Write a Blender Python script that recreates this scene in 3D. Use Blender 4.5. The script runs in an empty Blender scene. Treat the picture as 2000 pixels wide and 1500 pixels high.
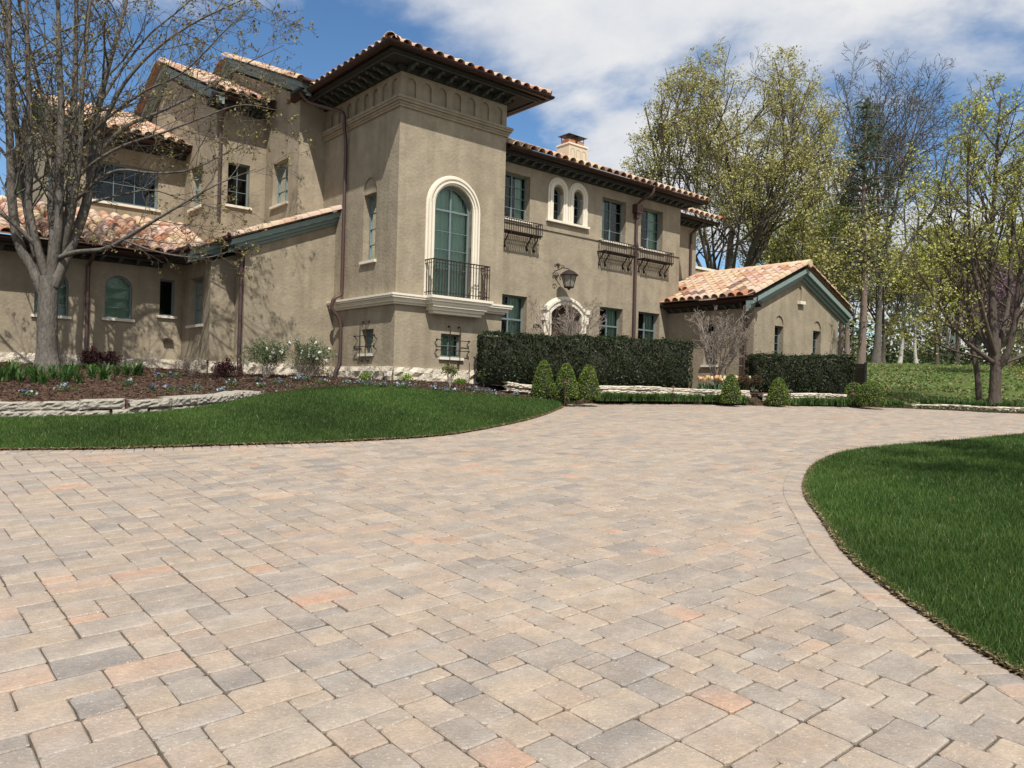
import bpy, bmesh, math, random
import numpy as np
from mathutils import Vector, Matrix
from mathutils.geometry import tessellate_polygon

# ------------------------------------------------------------------ camera, sky, sun
scene = bpy.context.scene
PITCH, ROLL, FPX = math.radians(0.371), math.radians(-1.492), 1519.4
CZ = 1.6
_f = Vector((0, math.cos(PITCH), math.sin(PITCH)))
_u = Vector((0, -math.sin(PITCH), math.cos(PITCH)))
_r = Vector((1, 0, 0))
R_ = math.cos(ROLL) * _r - math.sin(ROLL) * _u
U_ = math.sin(ROLL) * _r + math.cos(ROLL) * _u
CAM = Vector((0, 0, CZ))
cd = bpy.data.cameras.new('camera')
cam = bpy.data.objects.new('camera', cd)
scene.collection.objects.link(cam)
cd.sensor_width = 36.0
cd.lens = 36.0 * FPX / 2000.0
cd.clip_start = 0.05
cd.clip_end = 3000
m3 = Matrix((R_, U_, -_f)).transposed()
cam.matrix_world = Matrix.Translation(CAM) @ m3.to_4x4()
scene.camera = cam

SUN_TO = Vector((0.416, -1.965, 2.83)).normalized()
sun_el = math.asin(SUN_TO.z)
sun_az = math.atan2(SUN_TO.x, SUN_TO.y)          # clockwise from +Y

world = bpy.data.worlds.new('World')
scene.world = world
world.use_nodes = True
nt = world.node_tree
nt.nodes.clear()
wo = nt.nodes.new('ShaderNodeOutputWorld')
sky = nt.nodes.new('ShaderNodeTexSky')
sky.sky_type = 'NISHITA'
sky.sun_disc = False
sky.sun_elevation = sun_el
sky.sun_rotation = sun_az
sky.altitude = 200
sky.air_density = 1.0
sky.dust_density = 0.1
sky.ozone_density = 2.0
bg1 = nt.nodes.new('ShaderNodeBackground'); bg1.inputs[1].default_value = 0.115
bg2 = nt.nodes.new('ShaderNodeBackground'); bg2.inputs[1].default_value = 0.74
hs = nt.nodes.new('ShaderNodeHueSaturation'); hs.inputs['Saturation'].default_value = 1.18
nt.links.new(sky.outputs[0], hs.inputs['Color']); nt.links.new(hs.outputs[0], bg1.inputs[0])
def WN(t, **k):
    n = nt.nodes.new(t)
    for a, b in k.items(): setattr(n, a, b)
    return n
def WM(op, a, b=None, clamp=False):
    n = WN('ShaderNodeMath', operation=op, use_clamp=clamp)
    for i, x in enumerate((a, b)):
        if x is None: continue
        if isinstance(x, (int, float)): n.inputs[i].default_value = x
        else: nt.links.new(x, n.inputs[i])
    return n.outputs[0]
tc = WN('ShaderNodeTexCoord')
sp = WN('ShaderNodeSeparateXYZ'); nt.links.new(tc.outputs['Generated'], sp.inputs[0])
zc = WM('ADD', WM('MAXIMUM', sp.outputs[2], 0.0), 0.25)
# clouds lie on a flat layer overhead: direction projected on that layer
px_ = WM('DIVIDE', sp.outputs[0], zc); py_ = WM('DIVIDE', sp.outputs[1], zc)
cb = WN('ShaderNodeCombineXYZ'); nt.links.new(px_, cb.inputs[0]); nt.links.new(py_, cb.inputs[1])
n1 = WN('ShaderNodeTexNoise'); n1.inputs['Scale'].default_value = 1.7; n1.inputs['Detail'].default_value = 9; n1.inputs['Roughness'].default_value = 0.56
n1.inputs['Distortion'].default_value = 0.15
mp = WN('ShaderNodeMapping'); mp.inputs['Location'].default_value = (3.1, 1.7, 0.4)
nt.links.new(cb.outputs[0], mp.inputs[0]); nt.links.new(mp.outputs[0], n1.inputs['Vector'])
n2 = WN('ShaderNodeTexNoise'); n2.inputs['Scale'].default_value = 4.2; n2.inputs['Detail'].default_value = 6; n2.inputs['Roughness'].default_value = 0.6
nt.links.new(mp.outputs[0], n2.inputs['Vector'])
# a broad weather front: more cover towards the right and overhead, clearing to the left and low down
ga = WM('MULTIPLY', WM('SUBTRACT', 1.69, py_), 0.62)
gb = WM('MULTIPLY', px_, 0.62)
front = WM('MINIMUM', WM('MAXIMUM', WM('ADD', ga, gb), -0.2), 0.17)
cov = WM('ADD', n1.outputs[0], front)
rm = WN('ShaderNodeMapRange', interpolation_type='SMOOTHSTEP')
nt.links.new(cov, rm.inputs[0])
rm.inputs[1].default_value = 0.48; rm.inputs[2].default_value = 0.66
cr = WN('ShaderNodeValToRGB')
cr.color_ramp.elements[0].position = 0.25; cr.color_ramp.elements[0].color = (0.70, 0.75, 0.85, 1)
cr.color_ramp.elements[1].position = 0.68; cr.color_ramp.elements[1].color = (1.0, 1.0, 1.0, 1)
nt.links.new(n2.outputs[0], cr.inputs[0]); nt.links.new(cr.outputs[0], bg2.inputs[0])
mx = WN('ShaderNodeMixShader')
nt.links.new(rm.outputs[0], mx.inputs[0]); nt.links.new(bg1.outputs[0], mx.inputs[1]); nt.links.new(bg2.outputs[0], mx.inputs[2])
nt.links.new(mx.outputs[0], wo.inputs[0])

sd = bpy.data.lights.new('sun', 'SUN')
sd.energy = 4.8
sd.angle = math.radians(0.53)
sd.color = (1.0, 0.955, 0.88)
sun = bpy.data.objects.new('sun', sd)
scene.collection.objects.link(sun)
sun.rotation_euler = (-SUN_TO).to_track_quat('-Z', 'Y').to_euler()
sun.location = (10, -30, 40)

vs = scene.view_settings
vs.view_transform = 'Standard'
vs.look = 'None'
vs.exposure = 0.22
vs.gamma = 1.0
vs.use_curve_mapping = False
scene.cycles.max_bounces = 6
scene.cycles.diffuse_bounces = 3
scene.cycles.transparent_max_bounces = 12
scene.cycles.use_denoising = True
scene.cycles.denoiser = 'OPENIMAGEDENOISE'

# ------------------------------------------------------------------ helpers
COL = scene.collection
rng = random.Random(7)
NR = np.random.default_rng(11)
def ray(px, py):
    return R_ * ((px - 1000) / FPX) - U_ * ((py - 750) / FPX) + _f
def at(px, py, d):
    """point seen at photo pixel (px, py), d metres ahead of the camera"""
    q = ray(px, py)
    return CAM + q * (d / q.y)
def driveZ(Y): return 0.07 * Y - 0.0012 * max(0.0, Y - 10) ** 2
def driveZn(Y): return 0.07 * Y - 0.0012 * np.maximum(0.0, Y - 10) ** 2
def groundZ(Y):
    if Y < 21: return driveZ(Y)
    z = driveZ(21) + 0.081 * (Y - 21)
    if Y > 58:
        z = driveZ(21) + 0.081 * 37 + 0.06 * (1 - math.exp(-(Y - 58) / 8)) * 8
    return z
def hit(px, py):
    q = ray(px, py); t = 1.0
    while t < 60:
        p = CAM + q * (t / q.y)
        if p.z <= driveZ(p.y): return p
        t += 0.02
    return p
YAW = math.radians(49.8275)
HA = Vector((math.sin(YAW), math.cos(YAW), 0)); HB = Vector((-math.cos(YAW), math.sin(YAW), 0))
H0 = Vector((-3.0601, 20.0, 0))
def hw(u, v, z): return H0 + HA * u + HB * v + Vector((0, 0, z))
def to_uv(p): q = Vector(p) - H0; return q.dot(HA), q.dot(HB)

def prop(o, label=None, cat=None, group=None, kind=None):
    if label: o['label'] = label
    if cat: o['category'] = cat
    if group: o['group'] = group
    if kind: o['kind'] = kind
    return o
def link(name, me, parent=None, loc=None):
    o = bpy.data.objects.new(name, me)
    COL.objects.link(o)
    if parent is not None: o.parent = parent
    if loc is not None: o.location = loc
    return o
def empty(name, loc=(0, 0, 0), rz=0.0, parent=None):
    o = bpy.data.objects.new(name, None)
    o.empty_display_size = 0.2
    COL.objects.link(o)
    o.location = loc; o.rotation_euler = (0, 0, rz)
    if parent is not None: o.parent = parent
    return o
def np_mesh(name, V, F, mats, smooth=False, col=None, midx=None):
    """V (n,3), F (m,k) arrays -> mesh; col (n,3) optional point colours"""
    V = np.asarray(V, dtype=np.float32); F = np.asarray(F, dtype=np.int32)
    me = bpy.data.meshes.new(name)
    n, k = F.shape
    me.vertices.add(len(V)); me.vertices.foreach_set('co', V.ravel())
    me.loops.add(n * k); me.loops.foreach_set('vertex_index', F.ravel())
    me.polygons.add(n)
    me.polygons.foreach_set('loop_start', np.arange(0, n * k, k, dtype=np.int32))
    me.polygons.foreach_set('loop_total', np.full(n, k, dtype=np.int32))
    if smooth: me.polygons.foreach_set('use_smooth', np.ones(n, dtype=bool))
    if midx is not None: me.polygons.foreach_set('material_index', np.asarray(midx, dtype=np.int32))
    for m in (mats if isinstance(mats, (list, tuple)) else [mats]): me.materials.append(m)
    me.update(calc_edges=True)
    if col is not None:
        a = me.color_attributes.new('col', 'FLOAT_COLOR', 'POINT')
        c = np.ones((len(V), 4), dtype=np.float32); c[:, :3] = col
        a.data.foreach_set('color', c.ravel())
    return me
class MB:
    """collects shapes, build() links them as one mesh object"""
    def __init__(s): s.v = []; s.f = []
    def add(s, vs_, fs):
        o = len(s.v); s.v += [tuple(x) for x in vs_]; s.f += [tuple(i + o for i in f) for f in fs]
    def box(s, a, b):
        (x0, y0, z0), (x1, y1, z1) = a, b
        x0, x1 = min(x0, x1), max(x0, x1); y0, y1 = min(y0, y1), max(y0, y1); z0, z1 = min(z0, z1), max(z0, z1)
        s.add([(x0, y0, z0), (x1, y0, z0), (x1, y1, z0), (x0, y1, z0), (x0, y0, z1), (x1, y0, z1), (x1, y1, z1), (x0, y1, z1)],
              [(0, 3, 2, 1), (4, 5, 6, 7), (0, 1, 5, 4), (1, 2, 6, 5), (2, 3, 7, 6), (3, 0, 4, 7)])
    def fbox(s, F, a0, a1, b0, b1, c0, c1):
        P = [F(a, b, c) for c in (c0, c1) for (a, b) in ((a0, b0), (a1, b0), (a1, b1), (a0, b1))]
        s.add(P, [(0, 3, 2, 1), (4, 5, 6, 7), (0, 1, 5, 4), (1, 2, 6, 5), (2, 3, 7, 6), (3, 0, 4, 7)])
    def tube(s, pts, r, n=8, cap=True):
        pts = [Vector(p) for p in pts]; rs = r if isinstance(r, (list, tuple)) else [r] * len(pts)
        o = len(s.v); prev = None
        for i, p in enumerate(pts):
            t = (pts[min(i + 1, len(pts) - 1)] - pts[max(i - 1, 0)])
            t = t.normalized() if t.length > 1e-9 else Vector((0, 0, 1))
            if prev is None:
                a = t.cross(Vector((0, 0, 1)));
                if a.length < 1e-3: a = t.cross(Vector((1, 0, 0)))
                a.normalize()
            else:
                a = prev - t * prev.dot(t); a.normalize()
            prev = a; b = t.cross(a)
            for k in range(n):
                an = 2 * math.pi * k / n
                s.v.append(tuple(p + (a * math.cos(an) + b * math.sin(an)) * rs[i]))
        for i in range(len(pts) - 1):
            for k in range(n):
                k2 = (k + 1) % n
                s.f.append((o + i * n + k, o + i * n + k2, o + (i + 1) * n + k2, o + (i + 1) * n + k))
        if cap:
            s.f.append(tuple(o + k for k in range(n))[::-1]); e = o + (len(pts) - 1) * n
            s.f.append(tuple(e + k for k in range(n)))
    def lathe(s, prof, c=(0, 0, 0), n=12):
        o = len(s.v)
        for (r, z) in prof:
            for k in range(n):
                an = 2 * math.pi * k / n
                s.v.append((c[0] + r * math.cos(an), c[1] + r * math.sin(an), c[2] + z))
        for i in range(len(prof) - 1):
            for k in range(n):
                k2 = (k + 1) % n
                s.f.append((o + i * n + k, o + i * n + k2, o + (i + 1) * n + k2, o + (i + 1) * n + k))
        s.f.append(tuple(o + k for k in range(n))[::-1]); e = o + (len(prof) - 1) * n
        s.f.append(tuple(e + k for k in range(n)))
    def poly_prism(s, pts_front, pts_back):
        n = len(pts_front); o = len(s.v)
        s.v += [tuple(p) for p in pts_front] + [tuple(p) for p in pts_back]
        s.f.append(tuple(o + i for i in range(n))); s.f.append(tuple(o + n + i for i in range(n))[::-1])
        for i in range(n):
            j = (i + 1) % n
            s.f.append((o + i, o + n + i, o + n + j, o + j))
    def sweep(s, path, prof, closed=False):
        """path: plan points (u,v); prof: (out, z) ring, out measured to the right-hand side of travel"""
        n = len(path); o = len(s.v); k = len(prof)
        for i in range(n):
            p = Vector(path[i]).to_2d()
            if closed or 0 < i < n - 1:
                d0 = (p - Vector(path[(i - 1) % n]).to_2d()).normalized(); d1 = (Vector(path[(i + 1) % n]).to_2d() - p).normalized()
            elif i == 0: d0 = d1 = (Vector(path[1]).to_2d() - p).normalized()
            else: d0 = d1 = (p - Vector(path[i - 1]).to_2d()).normalized()
            n0 = Vector((d0.y, -d0.x)); n1_ = Vector((d1.y, -d1.x)); m = (n0 + n1_); m = m / max(1e-6, m.dot(n0))
            for (q, z) in prof:
                w = p + m * q; s.v.append((w.x, w.y, z))
        for i in range(n if closed else n - 1):
            j = (i + 1) % n
            for a in range(k):
                b = (a + 1) % k
                s.f.append((o + i * k + a, o + i * k + b, o + j * k + b, o + j * k + a))
        if not closed:
            s.f.append(tuple(o + a for a in range(k))); s.f.append(tuple(o + (n - 1) * k + a for a in range(k))[::-1])
    def mesh(s, name, mat, smooth=False, fixn=True):
        me = bpy.data.meshes.new(name)
        me.from_pydata(s.v, [], s.f); me.update()
        for m in (mat if isinstance(mat, (list, tuple)) else [mat]): me.materials.append(m)
        if fixn:
            bm = bmesh.new(); bm.from_mesh(me); bmesh.ops.recalc_face_normals(bm, faces=bm.faces); bm.to_mesh(me); bm.free()
        if smooth:
            for p in me.polygons: p.use_smooth = True
        return me
    def build(s, name, mat, parent=None, smooth=False, loc=None, fixn=True):
        return link(name, s.mesh(name, mat, smooth, fixn), parent, loc)
def auto_smooth(o, deg=35):
    try:
        me = o.data
        for p in me.polygons: p.use_smooth = True
        bm = bmesh.new(); bm.from_mesh(me)
        for e in bm.edges:
            if len(e.link_faces) == 2 and e.calc_face_angle(0) > math.radians(deg): e.smooth = False
        bm.to_mesh(me); bm.free()
    except Exception: pass
    return o

# ------------------------------------------------------------------ materials
MATS = {}
def mat(name, color, rough=0.8, noise=None, bump=None, metal=0.0, spec=0.5, attr=False, coat=None, trans=None, stretch=None):
    """noise=(scale, amount, colour2[, detail]); bump=(scale, strength[, distance])"""
    m = bpy.data.materials.new(name); m.use_nodes = True
    t = m.node_tree; b = t.nodes['Principled BSDF']
    b.inputs['Roughness'].default_value = rough; b.inputs['Metallic'].default_value = metal
    b.inputs['Specular IOR Level'].default_value = spec
    tcn = t.nodes.new('ShaderNodeTexCoord'); src = tcn.outputs['Object']
    if stretch:
        mp_ = t.nodes.new('ShaderNodeMapping'); mp_.inputs['Scale'].default_value = stretch
        t.links.new(src, mp_.inputs[0]); src = mp_.outputs[0]
    base = None
    if attr:
        an = t.nodes.new('ShaderNodeVertexColor'); an.layer_name = 'col'; base = an.outputs[0]
    else:
        rgb = t.nodes.new('ShaderNodeRGB'); rgb.outputs[0].default_value = (*color, 1); base = rgb.outputs[0]
    for nz in (noise if isinstance(noise, list) else [noise] if noise else []):
        nn = t.nodes.new('ShaderNodeTexNoise'); nn.inputs['Scale'].default_value = nz[0]; nn.inputs['Detail'].default_value = nz[3] if len(nz) > 3 else 5
        nn.inputs['Roughness'].default_value = 0.6
        t.links.new(src, nn.inputs['Vector'])
        mr = t.nodes.new('ShaderNodeMapRange'); mr.inputs[1].default_value = 0.35; mr.inputs[2].default_value = 0.68; mr.inputs[4].default_value = nz[1]
        t.links.new(nn.outputs[0], mr.inputs[0])
        mix = t.nodes.new('ShaderNodeMix'); mix.data_type = 'RGBA'
        t.links.new(mr.outputs[0], mix.inputs['Factor']); t.links.new(base, mix.inputs[6])
        if isinstance(nz[2], (int, float)):      # multiply the base by a factor
            mu = t.nodes.new('ShaderNodeMix'); mu.data_type = 'RGBA'; mu.blend_type = 'MULTIPLY'; mu.inputs['Factor'].default_value = 1
            t.links.new(base, mu.inputs[6]); mu.inputs[7].default_value = (nz[2],) * 3 + (1,); t.links.new(mu.outputs[2], mix.inputs[7])
        else: mix.inputs[7].default_value = (*nz[2], 1)
        base = mix.outputs[2]
    t.links.new(base, b.inputs['Base Color'])
    if bump:
        bn = t.nodes.new('ShaderNodeTexNoise'); bn.inputs['Scale'].default_value = bump[0]; bn.inputs['Detail'].default_value = 6
        t.links.new(src, bn.inputs['Vector'])
        bp = t.nodes.new('ShaderNodeBump'); bp.inputs['Strength'].default_value = bump[1]; bp.inputs['Distance'].default_value = bump[2] if len(bump) > 2 else 0.02
        t.links.new(bn.outputs[0], bp.inputs['Height']); t.links.new(bp.outputs[0], b.inputs['Normal'])
    if trans:          # thin leaf: some light passes through
        tr = t.nodes.new('ShaderNodeBsdfTranslucent'); ms = t.nodes.new('ShaderNodeMixShader'); ms.inputs[0].default_value = trans
        t.links.new(base, tr.inputs[0]); out = t.nodes['Material Output']
        t.links.new(b.outputs[0], ms.inputs[1]); t.links.new(tr.outputs[0], ms.inputs[2]); t.links.new(ms.outputs[0], out.inputs[0])
    MATS[name] = m
    return m
M_stucco = mat('stucco', (0.385, 0.325, 0.236), 0.95, [(0.55, 0.8, 0.80, 6), (2.2, 0.9, 0.80, 6), (7, 0.6, 0.86, 5), (16, 0.4, 0.86, 4)], (13, 0.55, 0.025), spec=0.2)
def weather_stucco(m):
    """rain streaks: noise stretched along the height"""
    t = m.node_tree; b = t.nodes['Principled BSDF']
    old = b.inputs['Base Color'].links[0].from_socket
    tc_ = t.nodes.new('ShaderNodeTexCoord'); mp_ = t.nodes.new('ShaderNodeMapping'); mp_.inputs['Scale'].default_value = (3.2, 3.2, 0.22)
    t.links.new(tc_.outputs['Object'], mp_.inputs[0])
    n = t.nodes.new('ShaderNodeTexNoise'); n.inputs['Scale'].default_value = 1.0; n.inputs['Detail'].default_value = 6
    t.links.new(mp_.outputs[0], n.inputs['Vector'])
    r = t.nodes.new('ShaderNodeMapRange'); r.inputs[1].default_value = 0.42; r.inputs[2].default_value = 0.66; r.inputs[4].default_value = 0.65
    t.links.new(n.outputs[0], r.inputs[0])
    x = t.nodes.new('ShaderNodeMix'); x.data_type = 'RGBA'; x.blend_type = 'MULTIPLY'
    t.links.new(r.outputs[0], x.inputs['Factor']); t.links.new(old, x.inputs[6]); x.inputs[7].default_value = (0.77, 0.76, 0.74, 1)
    t.links.new(x.outputs[2], b.inputs['Base Color'])
weather_stucco(M_stucco)
M_limestone = mat('limestone_trim', (0.74, 0.68, 0.56), 0.85, [(3, 0.5, 0.85), (30, 0.3, 0.85)], (40, 0.25, 0.01), spec=0.25)
M_stone = mat('rough_limestone', (0.60, 0.53, 0.42), 0.95, [(1.4, 0.7, (0.42, 0.38, 0.32)), (5, 0.6, (0.70, 0.63, 0.50)), (22, 0.5, 0.62)], (18, 0.9, 0.05), spec=0.15)
M_wallstone = mat('grey_limestone', (0.40, 0.365, 0.31), 0.95, [(1.3, 0.8, (0.27, 0.255, 0.235)), (6, 0.6, (0.48, 0.43, 0.34)), (25, 0.7, 0.5)], (20, 0.9, 0.05), spec=0.15)
M_copper = mat('aged_copper', (0.115, 0.055, 0.045), 0.42, [(2.2, 0.8, (0.075, 0.055, 0.06)), (9, 0.5, (0.16, 0.075, 0.05))], None, metal=0.55, spec=0.4)
M_copperv = mat('copper_downpipe', (0.115, 0.07, 0.06), 0.42, [(0.9, 0.95, (0.085, 0.075, 0.088)), (6, 0.5, (0.13, 0.06, 0.045))], None, metal=0.5, spec=0.4)
M_gutter = mat('gutter_copper', (0.034, 0.016, 0.014), 0.5, [(3, 0.6, (0.055, 0.025, 0.019))], None, metal=0.4, spec=0.3)
M_teal = mat('teal_trim', (0.195, 0.26, 0.24), 0.6, [(5, 0.4, 0.86)], None)
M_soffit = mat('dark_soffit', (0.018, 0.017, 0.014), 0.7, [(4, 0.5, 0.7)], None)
M_frame = mat('sage_window_frame', (0.15, 0.195, 0.20), 0.45, [(4, 0.3, 0.88)], None)
M_iron = mat('dark_iron', (0.03, 0.021, 0.018), 0.55, [(9, 0.5, (0.055, 0.033, 0.025))], None, metal=0.2, spec=0.3)
M_black = mat('black_metal', (0.008, 0.009, 0.01), 0.5, None, None, spec=0.4)
M_dark = mat('unlit_room_black', (0.012, 0.012, 0.012), 0.9)  # near-black, so the darkness of an unlit room is in the colour
M_wood = mat('walnut_door', (0.075, 0.036, 0.02), 0.5, [(3, 0.7, (0.04, 0.02, 0.012)), (20, 0.4, 0.7)], None, stretch=(6, 6, 0.6))
M_curtain = mat('pale_green_curtain', (0.56, 0.72, 0.60), 0.9, [(6, 0.3, 0.85)], None, trans=0.25)
M_shade = mat('green_roller_shade', (0.20, 0.29, 0.225), 0.8)
M_lampglass = mat('lantern_glass', (0.27, 0.25, 0.21), 0.25, [(12, 0.4, 0.8)], None)
def glass_mat():
    m = bpy.data.materials.new('window_glass'); m.use_nodes = True
    t = m.node_tree; t.nodes.clear()
    out = t.nodes.new('ShaderNodeOutputMaterial')
    gl = t.nodes.new('ShaderNodeBsdfGlossy'); gl.inputs['Roughness'].default_value = 0.01; gl.inputs['Color'].default_value = (0.9, 0.97, 0.95, 1)
    tr = t.nodes.new('ShaderNodeBsdfTransparent'); tr.inputs['Color'].default_value = (0.84, 0.95, 0.90, 1)
    fr = t.nodes.new('ShaderNodeFresnel'); fr.inputs[0].default_value = 1.55
    nn = t.nodes.new('ShaderNodeTexNoise'); nn.inputs['Scale'].default_value = 1.6
    tc_ = t.nodes.new('ShaderNodeTexCoord'); t.links.new(tc_.outputs['Object'], nn.inputs['Vector'])
    bp = t.nodes.new('ShaderNodeBump'); bp.inputs['Strength'].default_value = 0.06; bp.inputs['Distance'].default_value = 0.02
    t.links.new(nn.outputs[0], bp.inputs['Height']); t.links.new(bp.outputs[0], gl.inputs['Normal'])
    ms = t.nodes.new('ShaderNodeMixShader')
    t.links.new(fr.outputs[0], ms.inputs[0]); t.links.new(tr.outputs[0], ms.inputs[1]); t.links.new(gl.outputs[0], ms.inputs[2]); t.links.new(ms.outputs[0], out.inputs[0])
    return m
M_glass = glass_mat()
TILE_COLS = [(0.55, 0.37, 0.26), (0.60, 0.46, 0.33), (0.47, 0.27, 0.18), (0.44, 0.20, 0.115), (0.21, 0.135, 0.105), (0.54, 0.37, 0.305), (0.56, 0.42, 0.26), (0.33, 0.215, 0.165), (0.58, 0.44, 0.345)]
M_tiles = [mat('clay_tile_%s' % n, c, 0.85, [(3.0, 0.55, 0.78), (18, 0.4, 0.8)], (30, 0.3, 0.01), spec=0.2) for n, c in
           zip('peach cream rust orange umber pink ochre brown sand'.split(), TILE_COLS)]
M_paver = mat('tumbled_paver', (0.4, 0.35, 0.3), 0.62, [(0.45, 0.6, 0.86, 4), (4.2, 0.32, (0.41, 0.315, 0.24), 4), (6.5, 0.28, (0.25, 0.235, 0.225), 5), (5, 0.9, 0.80, 5), (17, 0.8, 0.82, 6), (60, 0.6, 0.80, 3)], (60, 0.5, 0.012), attr=True, spec=0.45)
def paver_specks(m):
    """pale aggregate scratches and grains, in world-fixed object space"""
    t = m.node_tree; b = t.nodes['Principled BSDF']; old = b.inputs['Base Color'].links[0].from_socket
    tc_ = t.nodes.new('ShaderNodeTexCoord')
    n = t.nodes.new('ShaderNodeTexNoise'); n.inputs['Scale'].default_value = 85; n.inputs['Detail'].default_value = 3; n.inputs['Distortion'].default_value = 1.2
    t.links.new(tc_.outputs['Object'], n.inputs['Vector'])
    r = t.nodes.new('ShaderNodeMapRange'); r.inputs[1].default_value = 0.61; r.inputs[2].default_value = 0.72; r.inputs[4].default_value = 0.55
    t.links.new(n.outputs[0], r.inputs[0])
    x = t.nodes.new('ShaderNodeMix'); x.data_type = 'RGBA'
    t.links.new(r.outputs[0], x.inputs['Factor']); t.links.new(old, x.inputs[6]); x.inputs[7].default_value = (0.62, 0.57, 0.49, 1)
    t.links.new(x.outputs[2], b.inputs['Base Color'])
paver_specks(M_paver)
M_joint = mat('joint_sand', (0.085, 0.07, 0.055), 1.0, [(30, 0.6, (0.05, 0.045, 0.035)), (120, 0.5, 1.7)], (90, 0.6, 0.01), spec=0.1)
M_soil = mat('soil', (0.075, 0.045, 0.03), 1.0, [(8, 0.6, (0.04, 0.025, 0.018))], (30, 0.8, 0.04), spec=0.1)
M_mulch = mat('bark_mulch', (0.10, 0.058, 0.040), 1.0, [(5, 0.6, (0.065, 0.040, 0.029)), (38, 0.75, (0.16, 0.10, 0.07)), (90, 0.6, 0.5)], (60, 1.0, 0.04), spec=0.1)
M_lawnbase = mat('lawn_thatch', (0.022, 0.045, 0.012), 1.0, [(6, 0.6, (0.03, 0.055, 0.016)), (60, 0.6, (0.012, 0.024, 0.008))], (60, 0.8, 0.03), spec=0.1)
M_farlawn = mat('meadow_grass', (0.085, 0.155, 0.03), 1.0, [(0.09, 0.9, (0.14, 0.18, 0.046)), (0.35, 0.8, (0.055, 0.115, 0.022)), (1.3, 0.6, (0.16, 0.145, 0.06)), (6, 0.6, 0.55)], (12, 1.0, 0.15), spec=0.1)
M_grass = mat('lawn_blades', (0.04, 0.12, 0.03), 0.55, None, None, attr=True, spec=0.25, trans=0.35)
M_straw = mat('dead_grass_edge', (0.42, 0.31, 0.15), 0.95, [(20, 0.5, 0.6)], None, spec=0.1)
M_treeleaf = mat('tree_leaf', (0.1, 0.12, 0.02), 0.6, None, None, attr=True, spec=0.3, trans=0.18)
M_leaf = mat('leaf', (0.1, 0.12, 0.02), 0.6, None, None, attr=True, spec=0.3, trans=0.4)
M_evergreen = mat('evergreen_leaf', (0.02, 0.04, 0.01), 0.55, None, None, attr=True, spec=0.3, trans=0.15)
M_core = mat('inner_shade_core', (0.02, 0.022, 0.012), 1.0)  # near-black colour carries the shade inside clipped foliage
M_petal = mat('petal', (0.5, 0.5, 0.5), 0.6, None, None, attr=True, trans=0.3)
M_bark = mat('grey_bark', (0.13, 0.115, 0.098), 0.95, [(1.6, 0.8, (0.095, 0.085, 0.075)), (7, 0.7, (0.22, 0.20, 0.172)), (22, 0.8, 0.5)], (30, 0.9, 0.03), spec=0.15, stretch=(1, 1, 0.35))
M_bark2 = mat('dark_bark', (0.085, 0.068, 0.056), 0.95, [(3, 0.6, (0.05, 0.04, 0.034)), (14, 0.6, (0.14, 0.115, 0.095))], (24, 0.9, 0.04), spec=0.1, stretch=(1, 1, 0.3))
M_bark3 = mat('pinkish_pine_bark', (0.20, 0.15, 0.125), 0.95, [(3, 0.7, (0.12, 0.09, 0.075)), (12, 0.5, (0.27, 0.21, 0.175))], (20, 0.9, 0.05), spec=0.1, stretch=(1, 1, 0.3))
M_birch = mat('pale_birch_bark', (0.52, 0.49, 0.43), 0.9, [(5, 0.8, (0.2, 0.18, 0.16))], (16, 0.6, 0.02), spec=0.2)
M_twig = mat('pale_twig', (0.30, 0.255, 0.215), 0.9, [(12, 0.5, 0.7)], None, spec=0.15)
M_white = mat('white_siding', (0.72, 0.70, 0.66), 0.8, [(4, 0.3, 0.85)], None)

# ------------------------------------------------------------------ ground and driveway
def smooth_curve(pts, n):
    """Catmull-Rom through pts, n samples evenly spaced in arc length"""
    P = [np.array(p, float) for p in pts]; P = [2 * P[0] - P[1]] + P + [2 * P[-1] - P[-2]]
    out = []
    for i in range(1, len(P) - 2):
        for k in range(40):
            t = k / 40; a, b, c, d = P[i - 1], P[i], P[i + 1], P[i + 2]
            out.append(0.5 * (2 * b + (c - a) * t + (2 * a - 5 * b + 4 * c - d) * t * t + (3 * b - a - 3 * c + d) * t ** 3))
    out.append(P[-2]); out = np.array(out)
    s = np.r_[0, np.cumsum(np.linalg.norm(np.diff(out, axis=0), axis=1))]
    q = np.linspace(0, s[-1], n)
    return np.stack([np.interp(q, s, out[:, k]) for k in range(out.shape[1])], 1)

# the wide ground sheet, rising gently away from the road
ys = np.r_[np.linspace(-30, 21, 52), np.linspace(21.8, 80, 74), np.geomspace(84, 1500, 18)]
xs = np.r_[-np.geomspace(1500, 50, 12), np.linspace(-46, 56, 52), np.geomspace(60, 1500, 14)]
V = []; F = []
for j, y in enumerate(ys):
    for i, x in enumerate(xs):
        V.append((x, y, groundZ(y) - 0.10 + (0.05 * math.sin(x * 0.7 + y * 0.4) * math.sin(y * 0.3 - x * 0.2) if y > 24 else 0)))
nx = len(xs)
for j in range(len(ys) - 1):
    for i in range(nx - 1):
        F.append((j * nx + i, j * nx + i + 1, (j + 1) * nx + i + 1, (j + 1) * nx + i))
ground = prop(link('ground', np_mesh('ground', V, F, M_farlawn, smooth=True)), kind='structure')

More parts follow.
